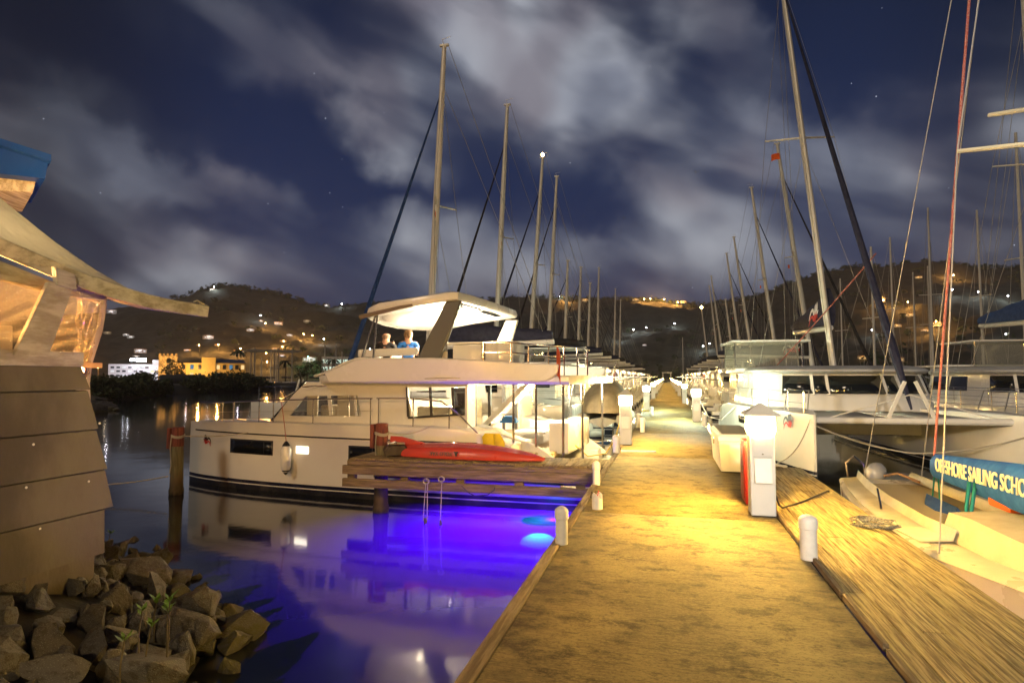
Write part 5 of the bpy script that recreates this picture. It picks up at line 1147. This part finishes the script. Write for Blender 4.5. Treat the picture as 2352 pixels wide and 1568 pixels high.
bb = nd(q, 'ShaderNodeBump'); bb.inputs['Strength'].default_value = .9; bb.inputs['Distance'].default_value = .03; lk(q, mth(q, 'ADD', nn.outputs['Fac'], mth(q, 'MULTIPLY', n2_.outputs['Fac'], .35)), bb.inputs['Height']); lk(q, bb.outputs[0], p_.inputs['Normal'])
def rock_mesh(k):
    rr = random.Random(k); bm = bmesh.new()
    for _ in range(15):
        d_ = Vector((rr.gauss(0, 1), rr.gauss(0, 1), rr.gauss(0, 1))).normalized(); s_ = rr.uniform(.82, 1.08); bm.verts.new(d_ * s_)
    bmesh.ops.convex_hull(bm, input=list(bm.verts)); bmesh.ops.delete(bm, geom=[v for v in bm.verts if not v.link_faces], context='VERTS')
    bmesh.ops.bevel(bm, geom=list(bm.edges), offset=.022, segments=1, affect='EDGES')
    bmesh.ops.triangulate(bm, faces=list(bm.faces)); bmesh.ops.subdivide_edges(bm, edges=list(bm.edges), cuts=2, use_grid_fill=True)
    for v in bm.verts: v.co += v.co.normalized() * (0.05 * noise.noise(v.co * 2.2 + Vector((k, 0, 0))) + 0.035 * noise.noise(v.co * 6 + Vector((0, k, 0))))
    me = bpy.data.meshes.new('boulder'); bm.to_mesh(me); bm.free(); me.materials.append(rockm)
    me.polygons.foreach_set('use_smooth', [True] * len(me.polygons)); me.set_sharp_from_angle(angle=R(20)); return me
RM = [rock_mesh(k) for k in range(14)]
pts = []; tries = 0
while len(pts) < 296 and tries < 30000:
    tries += 1; x = random.uniform(-10.2, -2.6); y = random.uniform(2.2, 9.0); d_ = sdist(x, y)
    if d_ < -1.2 or (x < -6.0 and y < 4.2) or d_ > 3.8: continue
    vz = Vector((x, y, .4)) - CP; zf_ = vz.dot(FW)
    if zf_ < 1: continue
    ix, iy = 1176 + F * vz.dot(RT) / zf_, 784 - F * vz.dot(UP) / zf_
    if ix < -60 or iy > 1640: continue
    s_ = random.choice([.10, .12, .14, .16, .20]) * (.8 if hypot(x, y) < 4.6 else 1) * (1.1 if d_ < .6 else .92)
    if all(hypot(x - a_, y - b_) > (s_ + c_) * .52 for a_, b_, c_ in pts): pts.append((x, y, s_))
for i, (x, y, s_) in enumerate(pts):
    o = bpy.data.objects.new('boulder', RM[i % 14]); COL.objects.link(o); o.location = (x, y, bank(x, y) + s_ * random.uniform(.1, .75))
    o.rotation_euler = (random.uniform(0, 6), random.uniform(0, 6), random.uniform(0, 6)); o.scale = (s_ * random.uniform(1.0, 1.45), s_ * random.uniform(.85, 1.1), s_ * random.uniform(.65, .95))
    tag(o, 'angular grey-brown rock in the boulder slope below the shed', 'rock', 'rocks of the boulder slope below the shed')
for i, (px, py, s_, sc, z, rz, lb) in enumerate([(545, 1445, .30, (1.25, .9, .7), .06, .4, 'low brown barnacled rock at the waterline, rightmost of the boulder slope'),
        (435, 1440, .30, (1.15, .95, .75), .32, 1.2, 'large mossy yellow-green boulder near the waterline'), (455, 1385, .30, (1.2, .9, .8), .30, 2.2, 'big dark boulder with mossy side, right edge of the slope'),
        (130, 1540, .19, (1.35, .9, .7), .62, .3, 'big flat-topped pale boulder at the bottom left of the slope'), (330, 1310, .30, (1.3, .9, .6), .42, .5, 'pale layered slab rock at the top of the slope beside the shed'),
        (340, 1530, .25, (1.4, .8, .75), .40, 1.0, 'long brown boulder leaning at the bottom of the slope')]):
    p = Zat(px, py, z); o = bpy.data.objects.new('boulder', RM[(i * 3 + 1) % 14]); COL.objects.link(o); o.location = p; o.rotation_euler = (.2, .1 * i, rz); o.scale = tuple(s_ * v for v in sc)
    tag(o, lb, 'rock', 'rocks of the boulder slope below the shed')
# young mangrove shoots
sproutm = mat('young_mangrove_leaf', (.10, .20, .02), .5); stemm = mat('green_brown_stem', (.09, .07, .03), .7)
def shoot(label, px, py, h, z, nl=7):
    t = thing('mangrove_shoot', label, 'plant', Zat(px, py, z), random.uniform(0, 6), 'young mangrove shoots among the rocks')
    b_ = Vector((random.uniform(-.06, .06), random.uniform(-.06, .06), h)); MB().tube([(0, 0, -.1), b_ * .5 + Vector((.015, 0, 0)), b_], [.009, .007, .004], 5).build('stem', stemm, t)
    m = MB()
    for k in range(nl):
        a_ = k * 2.4; l = random.uniform(.07, .11); o_ = b_ * (1 - .02 * k); dv = Vector((cos(a_), sin(a_), random.uniform(.4, 1.3))).normalized(); sd = Vector((-sin(a_), cos(a_), 0)) * l * .2
        m.add([o_, o_ + dv * l * .5 + sd, o_ + dv * l, o_ + dv * l * .5 - sd], [(0, 1, 2), (0, 2, 3)])
    m.build('leaves', sproutm, t, smooth=0)
shoot('tallest green mangrove shoot, two leaf tufts above the middle rocks', 378, 1540, .62, .3); shoot('slender mangrove shoot just right of the tallest one', 384, 1530, .5, .28)
shoot('mangrove shoot with dark green leaves left of the tallest', 318, 1520, .42, .42); shoot('low mangrove shoot beside the dark leaved one', 330, 1535, .36, .4)
shoot('mangrove shoot behind the others near the top of the slope', 355, 1450, .32, .35); shoot('lone mangrove shoot at the bottom of the frame', 275, 1600, .42, .5, 6); shoot('small mangrove shoot standing in the water beside the shed', 250, 1262, .28, .02, 5)
# rocky islet point beyond the shed
t = None
for i, (px, py, s_) in enumerate([(212, 925, 1.6), (225, 935, 1.3), (238, 928, 1.0), (205, 942, 1.4), (255, 936, .6), (268, 937, .35), (220, 915, 1.2)]):
    o = bpy.data.objects.new('boulder', RM[i]); COL.objects.link(o); o.location = Zat(px, py + 6, 0) + Vector((0, 0, .1)); o.scale = (s_ * 1.2, s_, s_ * .6); o.rotation_euler = (0, 0, i)
    tag(o, 'dark rock of the low point jutting into the water behind the shed', 'rock', 'rocks of the far point behind the shed')
# street lamp on the shore behind the camera whose light falls on the fronts of the near things
t = thing('street_lamp', 'tall street lamp on the shore end of the pier behind the viewpoint', 'street lamp', (2.6, -9.5, 0))
MB().tube([(0, 0, 0), (0, 0, 6.2), (-.15, .2, 6.8), (-.6, .9, 7.0)], [.09, .07, .05, .04], 10).build('pole', alu, t)
m = MB(); m.box((-.7, 1.1, 7.02), (.28, .55, .14), bev=.03); m.build('lamp_head', pedd, t)
m = MB(); m.box((-.7, 1.1, 6.94), (.22, .45, .03)); m.build('lamp_lens', emis('street_lamp_lens', (1, .88, .68), 20), t)
LS = plight('street_lamp_light', (-.7, 1.1, 6.80), (1, .72, .40), 2100, .18, t)
sp_ = bpy.data.lights.new('pier_fill_spot', 'SPOT'); sp_.energy = 7500; sp_.color = (1, .95, .88); sp_.spot_size = R(44); sp_.spot_blend = 1.0; sp_.shadow_soft_size = .15  # unseen fill spot added to whiten the pedestal fronts and brighten the big catamaran
so_ = bpy.data.objects.new('pier_fill_spot', sp_); COL.objects.link(so_); so_.location = (1.9, -8.3, 6.78)
so_.rotation_euler = (Vector((4.6, 15, 1.9)) - Vector(so_.location)).to_track_quat('-Z', 'Y').to_euler()
# ------------------------------------------------------------------ far shore: town, trees, yachts, hillside houses and lamps
def tree(label, px, py_base, d, h, w, cat='tree', name='mangrove_tree', lm=leafm2, group='trees along the far shore', n=1150, leaf=.30):
    p = Dat(px, 865, d); p.z = max(.2, land(atan2(p.x, p.y), d)); t = thing(name, label, cat, p, random.uniform(0, 6), group)
    m = MB()
    m.tube([(0, 0, -.6), (.1, 0, h * .25), (.0, .1, h * .6)], [.22, .16, .07], 6)
    for k in range(5):
        a = k * 1.3; m.tube([(0, 0, h * .2), (cos(a) * w * .25, sin(a) * w * .25, h * .45), (cos(a) * w * .42, sin(a) * w * .42, h * .62)], [.10, .06, .03], 5)
    m.build('trunk', bark, t)
    m = MB()
    for k in range(15):
        a = random.uniform(0, 6.3); r = w * .5 * sqrt(random.random()); z = h * random.uniform(.12 if name == 'mangrove_tree' else .35, .86) * (1 - .3 * (r / (w * .5)) ** 2)
        leafclump(m, (cos(a) * r, sin(a) * r, z), random.uniform(.16, .26) * w, n // 15, leaf, .75)
    m.build('crown', lm, t, smooth=0); return t
TW = [(228, 126, 5.2, 7, 'leftmost mangrove tree on the far shore, beside the shed curtain'), (258, 122, 5.8, 7, 'mangrove tree right of the leftmost one on the far shore'), (292, 124, 5.5, 7.5, 'broad mangrove tree in front of the white office building, left of it'),
      (325, 128, 5.8, 7, 'rounded mangrove tree in front of the white office building'), (352, 131, 4.6, 6, 'small mangrove at the right end of the left clump'), (456, 141, 4.6, 7.5, 'mangrove at the left end of the clump before the yellow building'),
      (492, 140, 5.6, 8, 'tall mangrove in front of the yellow building'), (530, 141, 6, 8, 'mangrove in the middle of the clump before the yellow building'), (565, 143, 5.4, 7.5, 'mangrove right of the yellow building'), (592, 146, 4.0, 6, 'low mangrove at the right end of the middle clump')]
for px, d, h, w, lb in TW: dd_ = shore(azel(px, 865)[0]) + 3; tree(lb, px, 0, dd_, h * .60 * dd_ / d, w * .95 * dd_ / d)
for px, d, h, lb in [(388, 170, 7.5, 'thin street tree between the office and the yellow building'), (400, 176, 6, 'lower street tree beside the thin one'), (705, 190, 7, 'green lit shore tree left of the power catamaran'), (735, 196, 8, 'dark shore tree right of the green lit one'), (690, 186, 5.5, 'small shore tree under green light')]:
    tree(lb, px, 0, d, h, h * .7, name='shore_tree', lm=leafm, n=300)
def palm(label, px, d, h):
    p = Dat(px, 865, d); p.z = 1.2; t = thing('palm_tree', label, 'palm tree', p, random.uniform(0, 6), 'palm trees on the far shore')
    MB().tube([(0, 0, -.5), (.2, 0, h * .5), (.1, .1, h)], [.2, .15, .12], 7).build('trunk', bark, t); m = MB()
    for k in range(15):
        a = k * 2.4; e_ = random.uniform(-.2, .8); P = [Vector((.1 + cos(a) * s_ * 2.6, .1 + sin(a) * s_ * 2.6, h + s_ * 2.2 * e_ - s_ * s_ * 1.9)) for s_ in (0, .25, .5, .75, 1)]
        for q0, q1 in zip(P, P[1:]):
            sd = Vector((-sin(a), cos(a), 0)); m.add([q0 + sd * .32 - Vector((0, 0, .15)), q0, q1, q1 + sd * .3 - Vector((0, 0, .15))], [(0, 1, 2, 3)]); m.add([q0 - sd * .32 - Vector((0, 0, .15)), q0, q1, q1 - sd * .3 - Vector((0, 0, .15))], [(0, 1, 2, 3)])
    m.build('fronds', leafm2, t, smooth=0); return t
palm('palm lit green beside the far yachts', 655, 185, 6); palm('palm behind the yellow building roof', 545, 215, 10); palm('palm right of the green lit tree', 765, 200, 7); palm('palm below the pink house beyond the big catamaran mast', 2010, 150, 6)
def windows(t, fn, rows, cols, lit, mt_lit, mt_dark):
    for r_ in range(rows):
        for c_ in range(cols):
            f = fn(r_, c_)
            if f is None: continue
            (x, y, z, w, h) = f; MB().box((x, y, z), (w, .08, h)).build('window', mt_lit if lit(r_, c_) else mt_dark, t)
litw = emis('lit_white_window', (.95, .95, 1), .75); litg = emis('lit_warm_window', (1, .66, .28), .9); bluew = emis('lit_blue_window', (.2, .5, .8), .35)
darkw = mat('dark_window_pane', (.02, .022, .03), .15)
yel = mat('yellow_stucco', (.55, .36, .12), .85, var=.15, vs=.4); stone = mat('rough_stone_facing', (.36, .24, .11), .9, col2=(.12, .075, .035), vs=1.1, bump=1, bs=2)
offw = mat('white_office_wall', (.62, .60, .60), .7); blr = mat('blue_tin_roof', (.02, .05, .13), .5); conw = mat('house_render', (.50, .44, .36), .8)
def basez(px, d): p = Dat(px, 865, d); p.z = 1.2; return p
# yellow building with stone tower (d = 205): 1 px is about 0.146 m
D0 = 205; k = D0 / F; a0 = -atan2(Dat(470, 865, D0).x, Dat(470, 865, D0).y)
t = thing('yellow_building', 'yellow two storey building with a stone tower and blue roof on the far shore', 'building', basez(470, D0), a0 + .0)
X = lambda px: (px - 470) * k * 1.12; Z = lambda py: 2.85 + (865 - py) * k * 1.03 - 1.2
m = MB(); m.box(((X(425) + X(538)) / 2, 2, (Z(838) - .4) / 2), (X(538) - X(425), 6, Z(838) + .4)); m.build('main_wall', yel, t)
m = MB(); m.box((X(476), 1.5, (Z(827)) / 2), (X(487) - X(464), 6.2, Z(827))); m.build('centre_bay', yel, t)
m = MB(); m.box(((X(397) + X(426)) / 2, 0.6, Z(825) / 2), (X(426) - X(397), 6, Z(825))); [m.box((X(px), -2.2, Z(823)), (.6, .5, .7)) for px in (399, 405, 411, 417, 424)]; m.build('stone_tower', stone, t)
m = MB(); m.prism([(X(487), -1.4, Z(838)), (X(540), -1.4, Z(838)), (X(532), 1.5, Z(830)), (X(490), 1.5, Z(830))], (0, 3, 0)); m.build('roof', blr, t)
for i, px in enumerate((436, 449, 462, 492, 502, 513, 523, 533)):
    for j, py in enumerate((846, 862)):
        MB().box((X(px), -1.06, Z(py)), (.9, .12, 1.3)).build('window', [darkw, bluew, darkw, litg][(i + j * 2) % 4], t)
for py in (834, 846, 858): MB().box((X(413), -2.46, Z(py)), (.9, .12, 1.3)).build('window', darkw, t)
for xx in (-11, -4, 6): plight('wall_lamp', (X(410) + 4 + xx * .6, -9, 3.4), (1, .62, .22), 3400, .3, t)
# white office block, floodlit
D0 = 230; k = D0 / F
t = thing('office_block', 'long floodlit white office block at the far left shore', 'building', basez(335, D0), -atan2(Dat(335, 865, D0).x, Dat(335, 865, D0).y))
X = lambda px: (px - 335) * k * 1.18; Z = lambda py: 2.85 + (865 - py) * k * 1.05 - 1.2
m = MB(); m.box((X(335), 3, Z(842) / 2), (X(388) - X(283), 8, Z(842))); m.box((X(362), 5, Z(838)), (X(380) - X(344), 6, 1.6)); m.build('wall', offw, t)
for py in (848, 855, 863):
    for px in range(288, 386, 8): MB().box((X(px), -1.03, Z(py)), (.95, .1, .55)).build('window', darkw if (px + py) % 3 else litw, t)
m = MB(); m.box((X(328), -1.2, Z(834)), (2.6, .5, 1.0)); m.box((X(316), -1.2, Z(834)), (1.6, .5, .7)); m.build('floodlights', emis('white_floodlights', (.82, .85, 1), 25), t)
for px in (318, 345, 375): plight('flood_light', (X(px), -10, 4.5), (.9, .88, 1), 1800, .4, t)
# hillside houses and lamps
hw = mat('pale_house_wall', (.45, .40, .34), .85); hr_ = mat('house_roof', (.16, .09, .06), .8)
HP = [(488, 664, 'W', .7, 'house just below the left hilltop'), (600, 735, 'W', .6, 'house under a white lamp in the middle of the left hill'), (640, 742, 'W', 1.1, 'wide house with white lights on the left hill slope'), (575, 757, 'W', 1.0, 'long low house left of an orange lamp'), (478, 774, 'W', 1.3, 'large terraced villa on the lower left hill'),
      (500, 790, 'N', .7, 'small house below the terraced villa'), (430, 803, 'C', .8, 'low bright house above the yellow building'), (548, 808, 'C', 1.2, 'flat fronted house right of two orange lamps'), (322, 806, 'C', 1.4, 'pale house above the office block'), (312, 817, 'W', .8, 'small house just above the office block'), (665, 768, 'W', .8, 'house with a white porch beneath the ridge house'),
      (705, 737, 'N', 1.0, 'unlit pale house alone on the mid hillside'), (750, 702, 'W', 1.0, 'house on the saddle left of the lamp on the ridge'), (690, 782, 'G', 1.0, 'house glowing gold beside two lamps'), (632, 800, 'N', .9, 'house above the boatyard'), (648, 815, 'C', .9, 'small house above the boatyard lamp'), (712, 826, 'W', 1.9, 'long lit villa above the yachts'), (650, 782, 'N', .9, 'house left of the golden house'),
      (255, 716, 'C', 1.2, 'pale house on the skyline behind the shed rafter'), (290, 767, 'W', .7, 'small lit house behind the shed curtain'), (300, 772, 'W', .8, 'small lit house right of another behind the shed'), (246, 763, 'N', .8, 'pale house beside the shed curtain on the hill'), (1460, 688, 'G', 1.0, 'ridge house with orange lights above the pier end'), (1570, 692, 'N', .8, 'ridge house right of the orange lamps'),
      (1345, 689, 'G', 1.1, 'ridge house behind the left masts'), (2020, 690, 'G', 1.4, 'brightly lit house on the right hillside'), (2090, 723, 'G', 1.1, 'house glowing gold below the right peak'), (2060, 747, 'G', 1.0, 'house with orange lights mid right hill'), (2150, 745, 'G', 1.3, 'cluster house with orange lights on the right hill'), (2125, 758, 'N', .9, 'lower house on the right hill'), (1985, 822, 'G', 1.5, 'pink house with flat roof behind the big catamaran mast'), (2060, 826, 'G', 1.5, 'long low lit building behind the catamaran roofs'), (1480, 790, 'C', .6, 'small house low on the centre hill'), (1160, 786, 'G', .9, 'house low behind the sail bags'), (2110, 636, 'G', .8, 'house on the right summit')]
for px, py, kd_, sc, lb in HP:
    p = on_hill(px, py + 3); dist = hypot(p.x, p.y); w = 15 * sc * dist / F * 1.0; h = w * .34
    t = thing('hillside_house', lb, 'house', p - Vector((0, 0, .4)), -atan2(p.x, p.y) + random.uniform(-.25, .25), 'houses on the hills')
    m = MB(); m.box((0, 0, h / 2), (w, w * .55, h)); m.build('wall', hw, t)
    m = MB(); m.loft([[Vector((a * w * .55, b * w * .33, z)) for a, b in ((-1, -1), (1, -1), (1, 1), (-1, 1))] for a_, z in ((1, h + .02), (1, h + .25))] + [[Vector((a * w * .35, b * w * .03, h + w * .14)) for a, b in ((-1, -1), (1, -1), (1, 1), (-1, 1))]]); m.build('roof', hr_, t, smooth=0)
    lm_ = {'W': litw, 'G': litg, 'C': litw, 'N': darkw}[kd_]
    n_w = 4
    for j in range(n_w):
        MB().box(((j - 1.5) * w * .23, -w * .28, h * .52), (w * .10, .25, h * .34)).build('window', lm_ if (j + int(px)) % 3 else darkw, t)
    if kd_ != 'N' or random.random() < .6:
        c_ = {'W': (.9, .95, 1), 'G': (1, .55, .15), 'C': (.9, .86, .95), 'N': (1, .8, .5)}[kd_]
        plight('porch_lamp', (0, -w * .5, h * .9), c_, (3 if kd_ == 'N' else 6) * w * w, .3, t)
LP = [(492, 663, 'W'), (599, 731, 'W'), (610, 750, 'O'), (458, 804, 'O'), (502, 803, 'O'), (553, 812, 'O'), (698, 775, 'O'), (718, 778, 'O'), (744, 787, 'W'), (652, 793, 'O'), (649, 807, 'O'), (612, 823, 'O'), (614, 845, 'O'), (785, 702, 'W'), (1480, 690, 'O'), (1494, 689, 'O'), (1525, 690, 'O'), (1557, 697, 'O'), (1285, 683, 'W'), (1300, 688, 'O'), (1455, 762, 'W'), (1485, 757, 'W'), (1425, 777, 'W'), (1550, 748, 'W'), (1630, 797, 'W'), (2029, 697, 'O'), (2085, 702, 'O'), (2150, 748, 'O'), (2140, 765, 'O'), (2003, 768, 'W'), (2187, 673, 'W'), (2247, 678, 'W'), (2315, 688, 'W'), (2190, 637, 'O'), (2310, 780, 'W'), (1615, 803, 'W'), (850, 812, 'W'), (225, 862, 'O'), (745, 845, 'T'), (708, 832, 'T')]
lampO = emis('orange_sodium_lamp', (1, .50, .12), 150); lampW = emis('white_hill_lamp', (.85, .9, 1), 90); lampG = emis('green_flood_lamp', (.1, 1, .25), 40)
for i, (px, py, c_) in enumerate(LP):
    p = on_hill(px, py + 4); dist = hypot(p.x, p.y); s_ = max(.25, dist / F * 1.0)
    cn = {'O': 'orange', 'W': 'white', 'T': 'green'}[c_]
    zone = lambda x: 'left hill' if x < 900 else 'central ridge' if x < 1700 else 'right hill'
    where = zone(px); same = sorted([q_ for q_ in LP if q_[2] == c_ and zone(q_[0]) == where]); nth = same.index((px, py, c_)); ORDN = ['leftmost', 'second from the left', 'third from the left', 'fourth from the left', 'fifth from the left', 'sixth from the left', 'seventh from the left', 'eighth from the left', 'ninth from the left', 'tenth from the left', 'eleventh from the left', 'twelfth from the left', 'thirteenth from the left', 'fourteenth from the left', 'fifteenth from the left']
    t = thing('hill_lamp', '%s lamp on the %s, %s of its colour there' % (cn, where, ORDN[nth]), 'street lamp', p, 0, '%s lamps on the %s' % (cn, where))
    MB().tube([(0, 0, 0), (0, 0, 3.2)], .10, 6).build('pole', bark, t)
    MB().lathe([(.01, -s_), (s_ * .75, -s_ * .6), (s_, 0), (s_ * .75, s_ * .6), (.01, s_)], (0, -.3, 3.4), 10).build('lamp_globe', {'O': lampO, 'W': lampW, 'T': lampG}[c_], t)
    to = CP - p; to.normalize()
    plight('lamp_light', Vector((to.x * 2.5, to.y * 2.5, 4.4)), {'O': (1, .45, .10), 'W': (.8, .9, .85), 'T': (.1, 1, .2)}[c_], {'O': 1.0, 'W': .18, 'T': .3}[c_] * 20000 * (dist / 600) ** 2, .4, t)
# far yachts
def yacht(label, px, d, mh, L=11, rz=None, rake=.01):
    p = Dat(px, 865, d); t = thing('sailing_yacht', label, 'sailing yacht', (p.x, p.y, 0), random.uniform(-.4, .4) if rz is None else rz, 'distant yachts across the harbour')
    us = [0, .3, 1, L * .3, L * .5, L * .75, L * .92, L]; bs = [1.0, 1.1, 1.3, 1.6, 1.7, 1.2, .5, .03]; ss = [1.0, 1.0, 1.0, 1.0, 1.05, 1.2, 1.35, 1.45]
    h = hull_mesh(us, bs, ss); h.v = [(x - L / 2, y, z) for x, y, z in h.v]; h.build('hull', hullm, t)
    MB().loft([[Vector((x, a * w, z)) for a, z in ((-1, 1.0), (-.85, hh), (.85, hh), (1, 1.0))] for x, w, hh in ((-2, 1.1, 1.5), (.5, 1.1, 1.6), (2.2, .7, 1.3), (2.8, .3, 1.15))]).build('cabin', gel, t)
    MB().tube([(.6, 0, 1.3), (.6 - rake * mh, 0, mh)], [.14, .10], 7).build('mast', alu, t); MB().tube([(.5, 0, 2.6), (-3.6, 0, 2.7)], .2, 7).build('boom_cover', navy, t)
    tubes([[(.6 - rake * mh, 0, mh), (L / 2 - .1, 0, 1.4)], [(.6 - rake * mh, 0, mh), (-L / 2 + .1, 0, 1.1)], [(.6, 0, mh * .97), (.6, 1.5, 1.1)], [(.6, 0, mh * .97), (.6, -1.5, 1.1)]], .02, 4).build('rigging', lineg, t)
    MB().tube([(.6, -1.2, mh * .55), (.6, 1.2, mh * .55)], .05, 6).build('spreader', alu, t); return t
for px, py, d, lb in [(595, 825, 168, 'leftmost mast of the far yachts by the boatyard'), (617, 808, 165, 'far yacht second from the left by the boatyard'), (630, 810, 172, 'far yacht third from the left'), (667, 806, 160, 'far yacht alone with a tall mast before the palms'), (741, 795, 150, 'far yacht with leaning tall mast left of the flybridge boat'), (768, 793, 155, 'tallest far yacht beside the flybridge boat'), (757, 828, 170, 'short masted far yacht between two tall ones'), (781, 810, 158, 'far yacht nearest the power catamaran windscreen'), (786, 820, 175, 'far yacht behind the power catamaran windscreen'), (805, 818, 180, 'far yacht masts just left of the flybridge seat')]:
    yacht(lb, px, d, 2.85 + (865 - py) * d / F)
for px, py, d, rk, lb in [(2145, 545, 92, .06, 'yacht behind the right catamaran with tall raked mast'), (2048, 590, 96, 0, 'yacht with upright mast right of the big catamaran mast'), (2252, 557, 84, 0, 'yacht with upright mast near the blue sail bag'), (2000, 605, 70, 0, 'yacht whose mast stands behind the big catamaran forestay'), (1930, 665, 110, 0, 'yacht with short mast hard by the big catamaran mast'), (2105, 665, 118, .06, 'low masted yacht on the right, furthest of its row'), (2140, 655, 112, .05, 'low masted yacht on the right beside the tall raked one'), (2348, 425, 60, 0, 'yacht whose mast cuts the right frame edge'), (1566, 778, 230, 0, 'tiny lone yacht mast beyond the pier end')]:
    yacht(lb, px, d, 2.85 + (865 - py) * d / F, 11, 1.3 if rk else .6, rk)
# boatyard crane frame and long dark tank by the yellow building
t = thing('boat_hoist', 'pale lattice boat hoist frame at the boatyard', 'hoist', basez(607, 178), .8)
m = MB(); [m.bar((x, y, -1), (x, y, 9), .35, .35, (1, 0, 0)) for x in (-3, 3) for y in (-3, 3)]; m.build('legs', conw, t)
m = MB(); [m.bar((-5, y, 8.6), (9, y, 8.6), .5, .5) for y in (-3, 3)]; m.bar((-3, -3, 9), (-3, 3, 9), .4, .4); m.bar((3, -3, 9), (3, 3, 9), .4, .4); m.build('top_beams', conw, t)
t = thing('storage_tank', 'long dark horizontal tank on the shore before the yellow building', 'tank', basez(420, 150), -atan2(Dat(420, 865, 150).x, Dat(420, 865, 150).y))
MB().tube([(-4.5, 0, 1.0), (-4.2, 0, 1.0), (4.2, 0, 1.0), (4.5, 0, 1.0)], [.7, 1.1, 1.1, .7], 16).build('shell', mat('dark_tank_paint', (.05, .05, .055), .6), t); m = MB(); [m.box((x, 0, .2), (.5, 1.6, .8)) for x in (-3, 3)]; m.build('cradle', conw, t)
p = Dat(770, 838, 215); t = thing('lit_office', 'small building with greenish lit windows behind the far yachts', 'building', basez(770, 215), .5)
m = MB(); m.box((0, 2, 4.2), (9, 5, 8.4)); m.build('wall', offw, t)
for r_ in range(3):
    for c_ in range(4): MB().box((-3.3 + c_ * 2.2, -.55, 2 + r_ * 2.4), (1.5, .12, 1.2)).build('window', emis('greenish_lit_window', (.8, 1, .8), .9), t)
# underwater lamp by the pier
t = thing('underwater_light', 'glowing cyan underwater lamp in the purple-blue water by the pier', 'underwater lamp', (-2.50, 12.05, -.32))
cl = emis('cyan_underwater_lens', (.0, .55, 1.0), 5.5); q = cl.node_tree
tcn = nd(q, 'ShaderNodeTexCoord'); ln = nd(q, 'ShaderNodeVectorMath', operation='LENGTH'); lk(q, tcn.outputs['Object'], ln.inputs[0])
lk(q, mrange(q, ln.outputs['Value'], .02, .40, 14, .6), q.nodes['Emission'].inputs[1])
MB().lathe([(.38, -.12), (.34, -.05), (.22, .02), (.02, .05)], n=24).build('lens', cl, t)
MB().lathe([(.10, -.45), (.12, -.14)], n=16).build('housing', blackp, t)
ul = bpy.data.lights.new('underwater_glow', 'SPOT'); ul.energy = 6000; ul.color = (.10, 0, 1); ul.spot_size = R(118); ul.spot_blend = 1.0; ul.shadow_soft_size = .06
uo = bpy.data.objects.new('underwater_glow', ul); COL.objects.link(uo); uo.parent = t; uo.location = (-.5, -.1, -2.5); uo.rotation_euler = (pi + .30, R(4), 0)

# ------------------------------------------------------------------ humid night air
hz = bpy.data.materials.new('humid_night_air'); hz.use_nodes = True; q = hz.node_tree; q.nodes.clear()
pv = nd(q, 'ShaderNodeVolumePrincipled'); pv.inputs['Color'].default_value = (.85, .84, .82, 1); pv.inputs['Density'].default_value = .0003; pv.inputs['Anisotropy'].default_value = .3
oo = nd(q, 'ShaderNodeOutputMaterial'); lk(q, pv.outputs[0], oo.inputs['Volume'])
hb_ = MB().box((0, 390, 70), (1900, 1100, 150)); hb_.build('haze', hz, smooth=0)['kind'] = 'stuff'
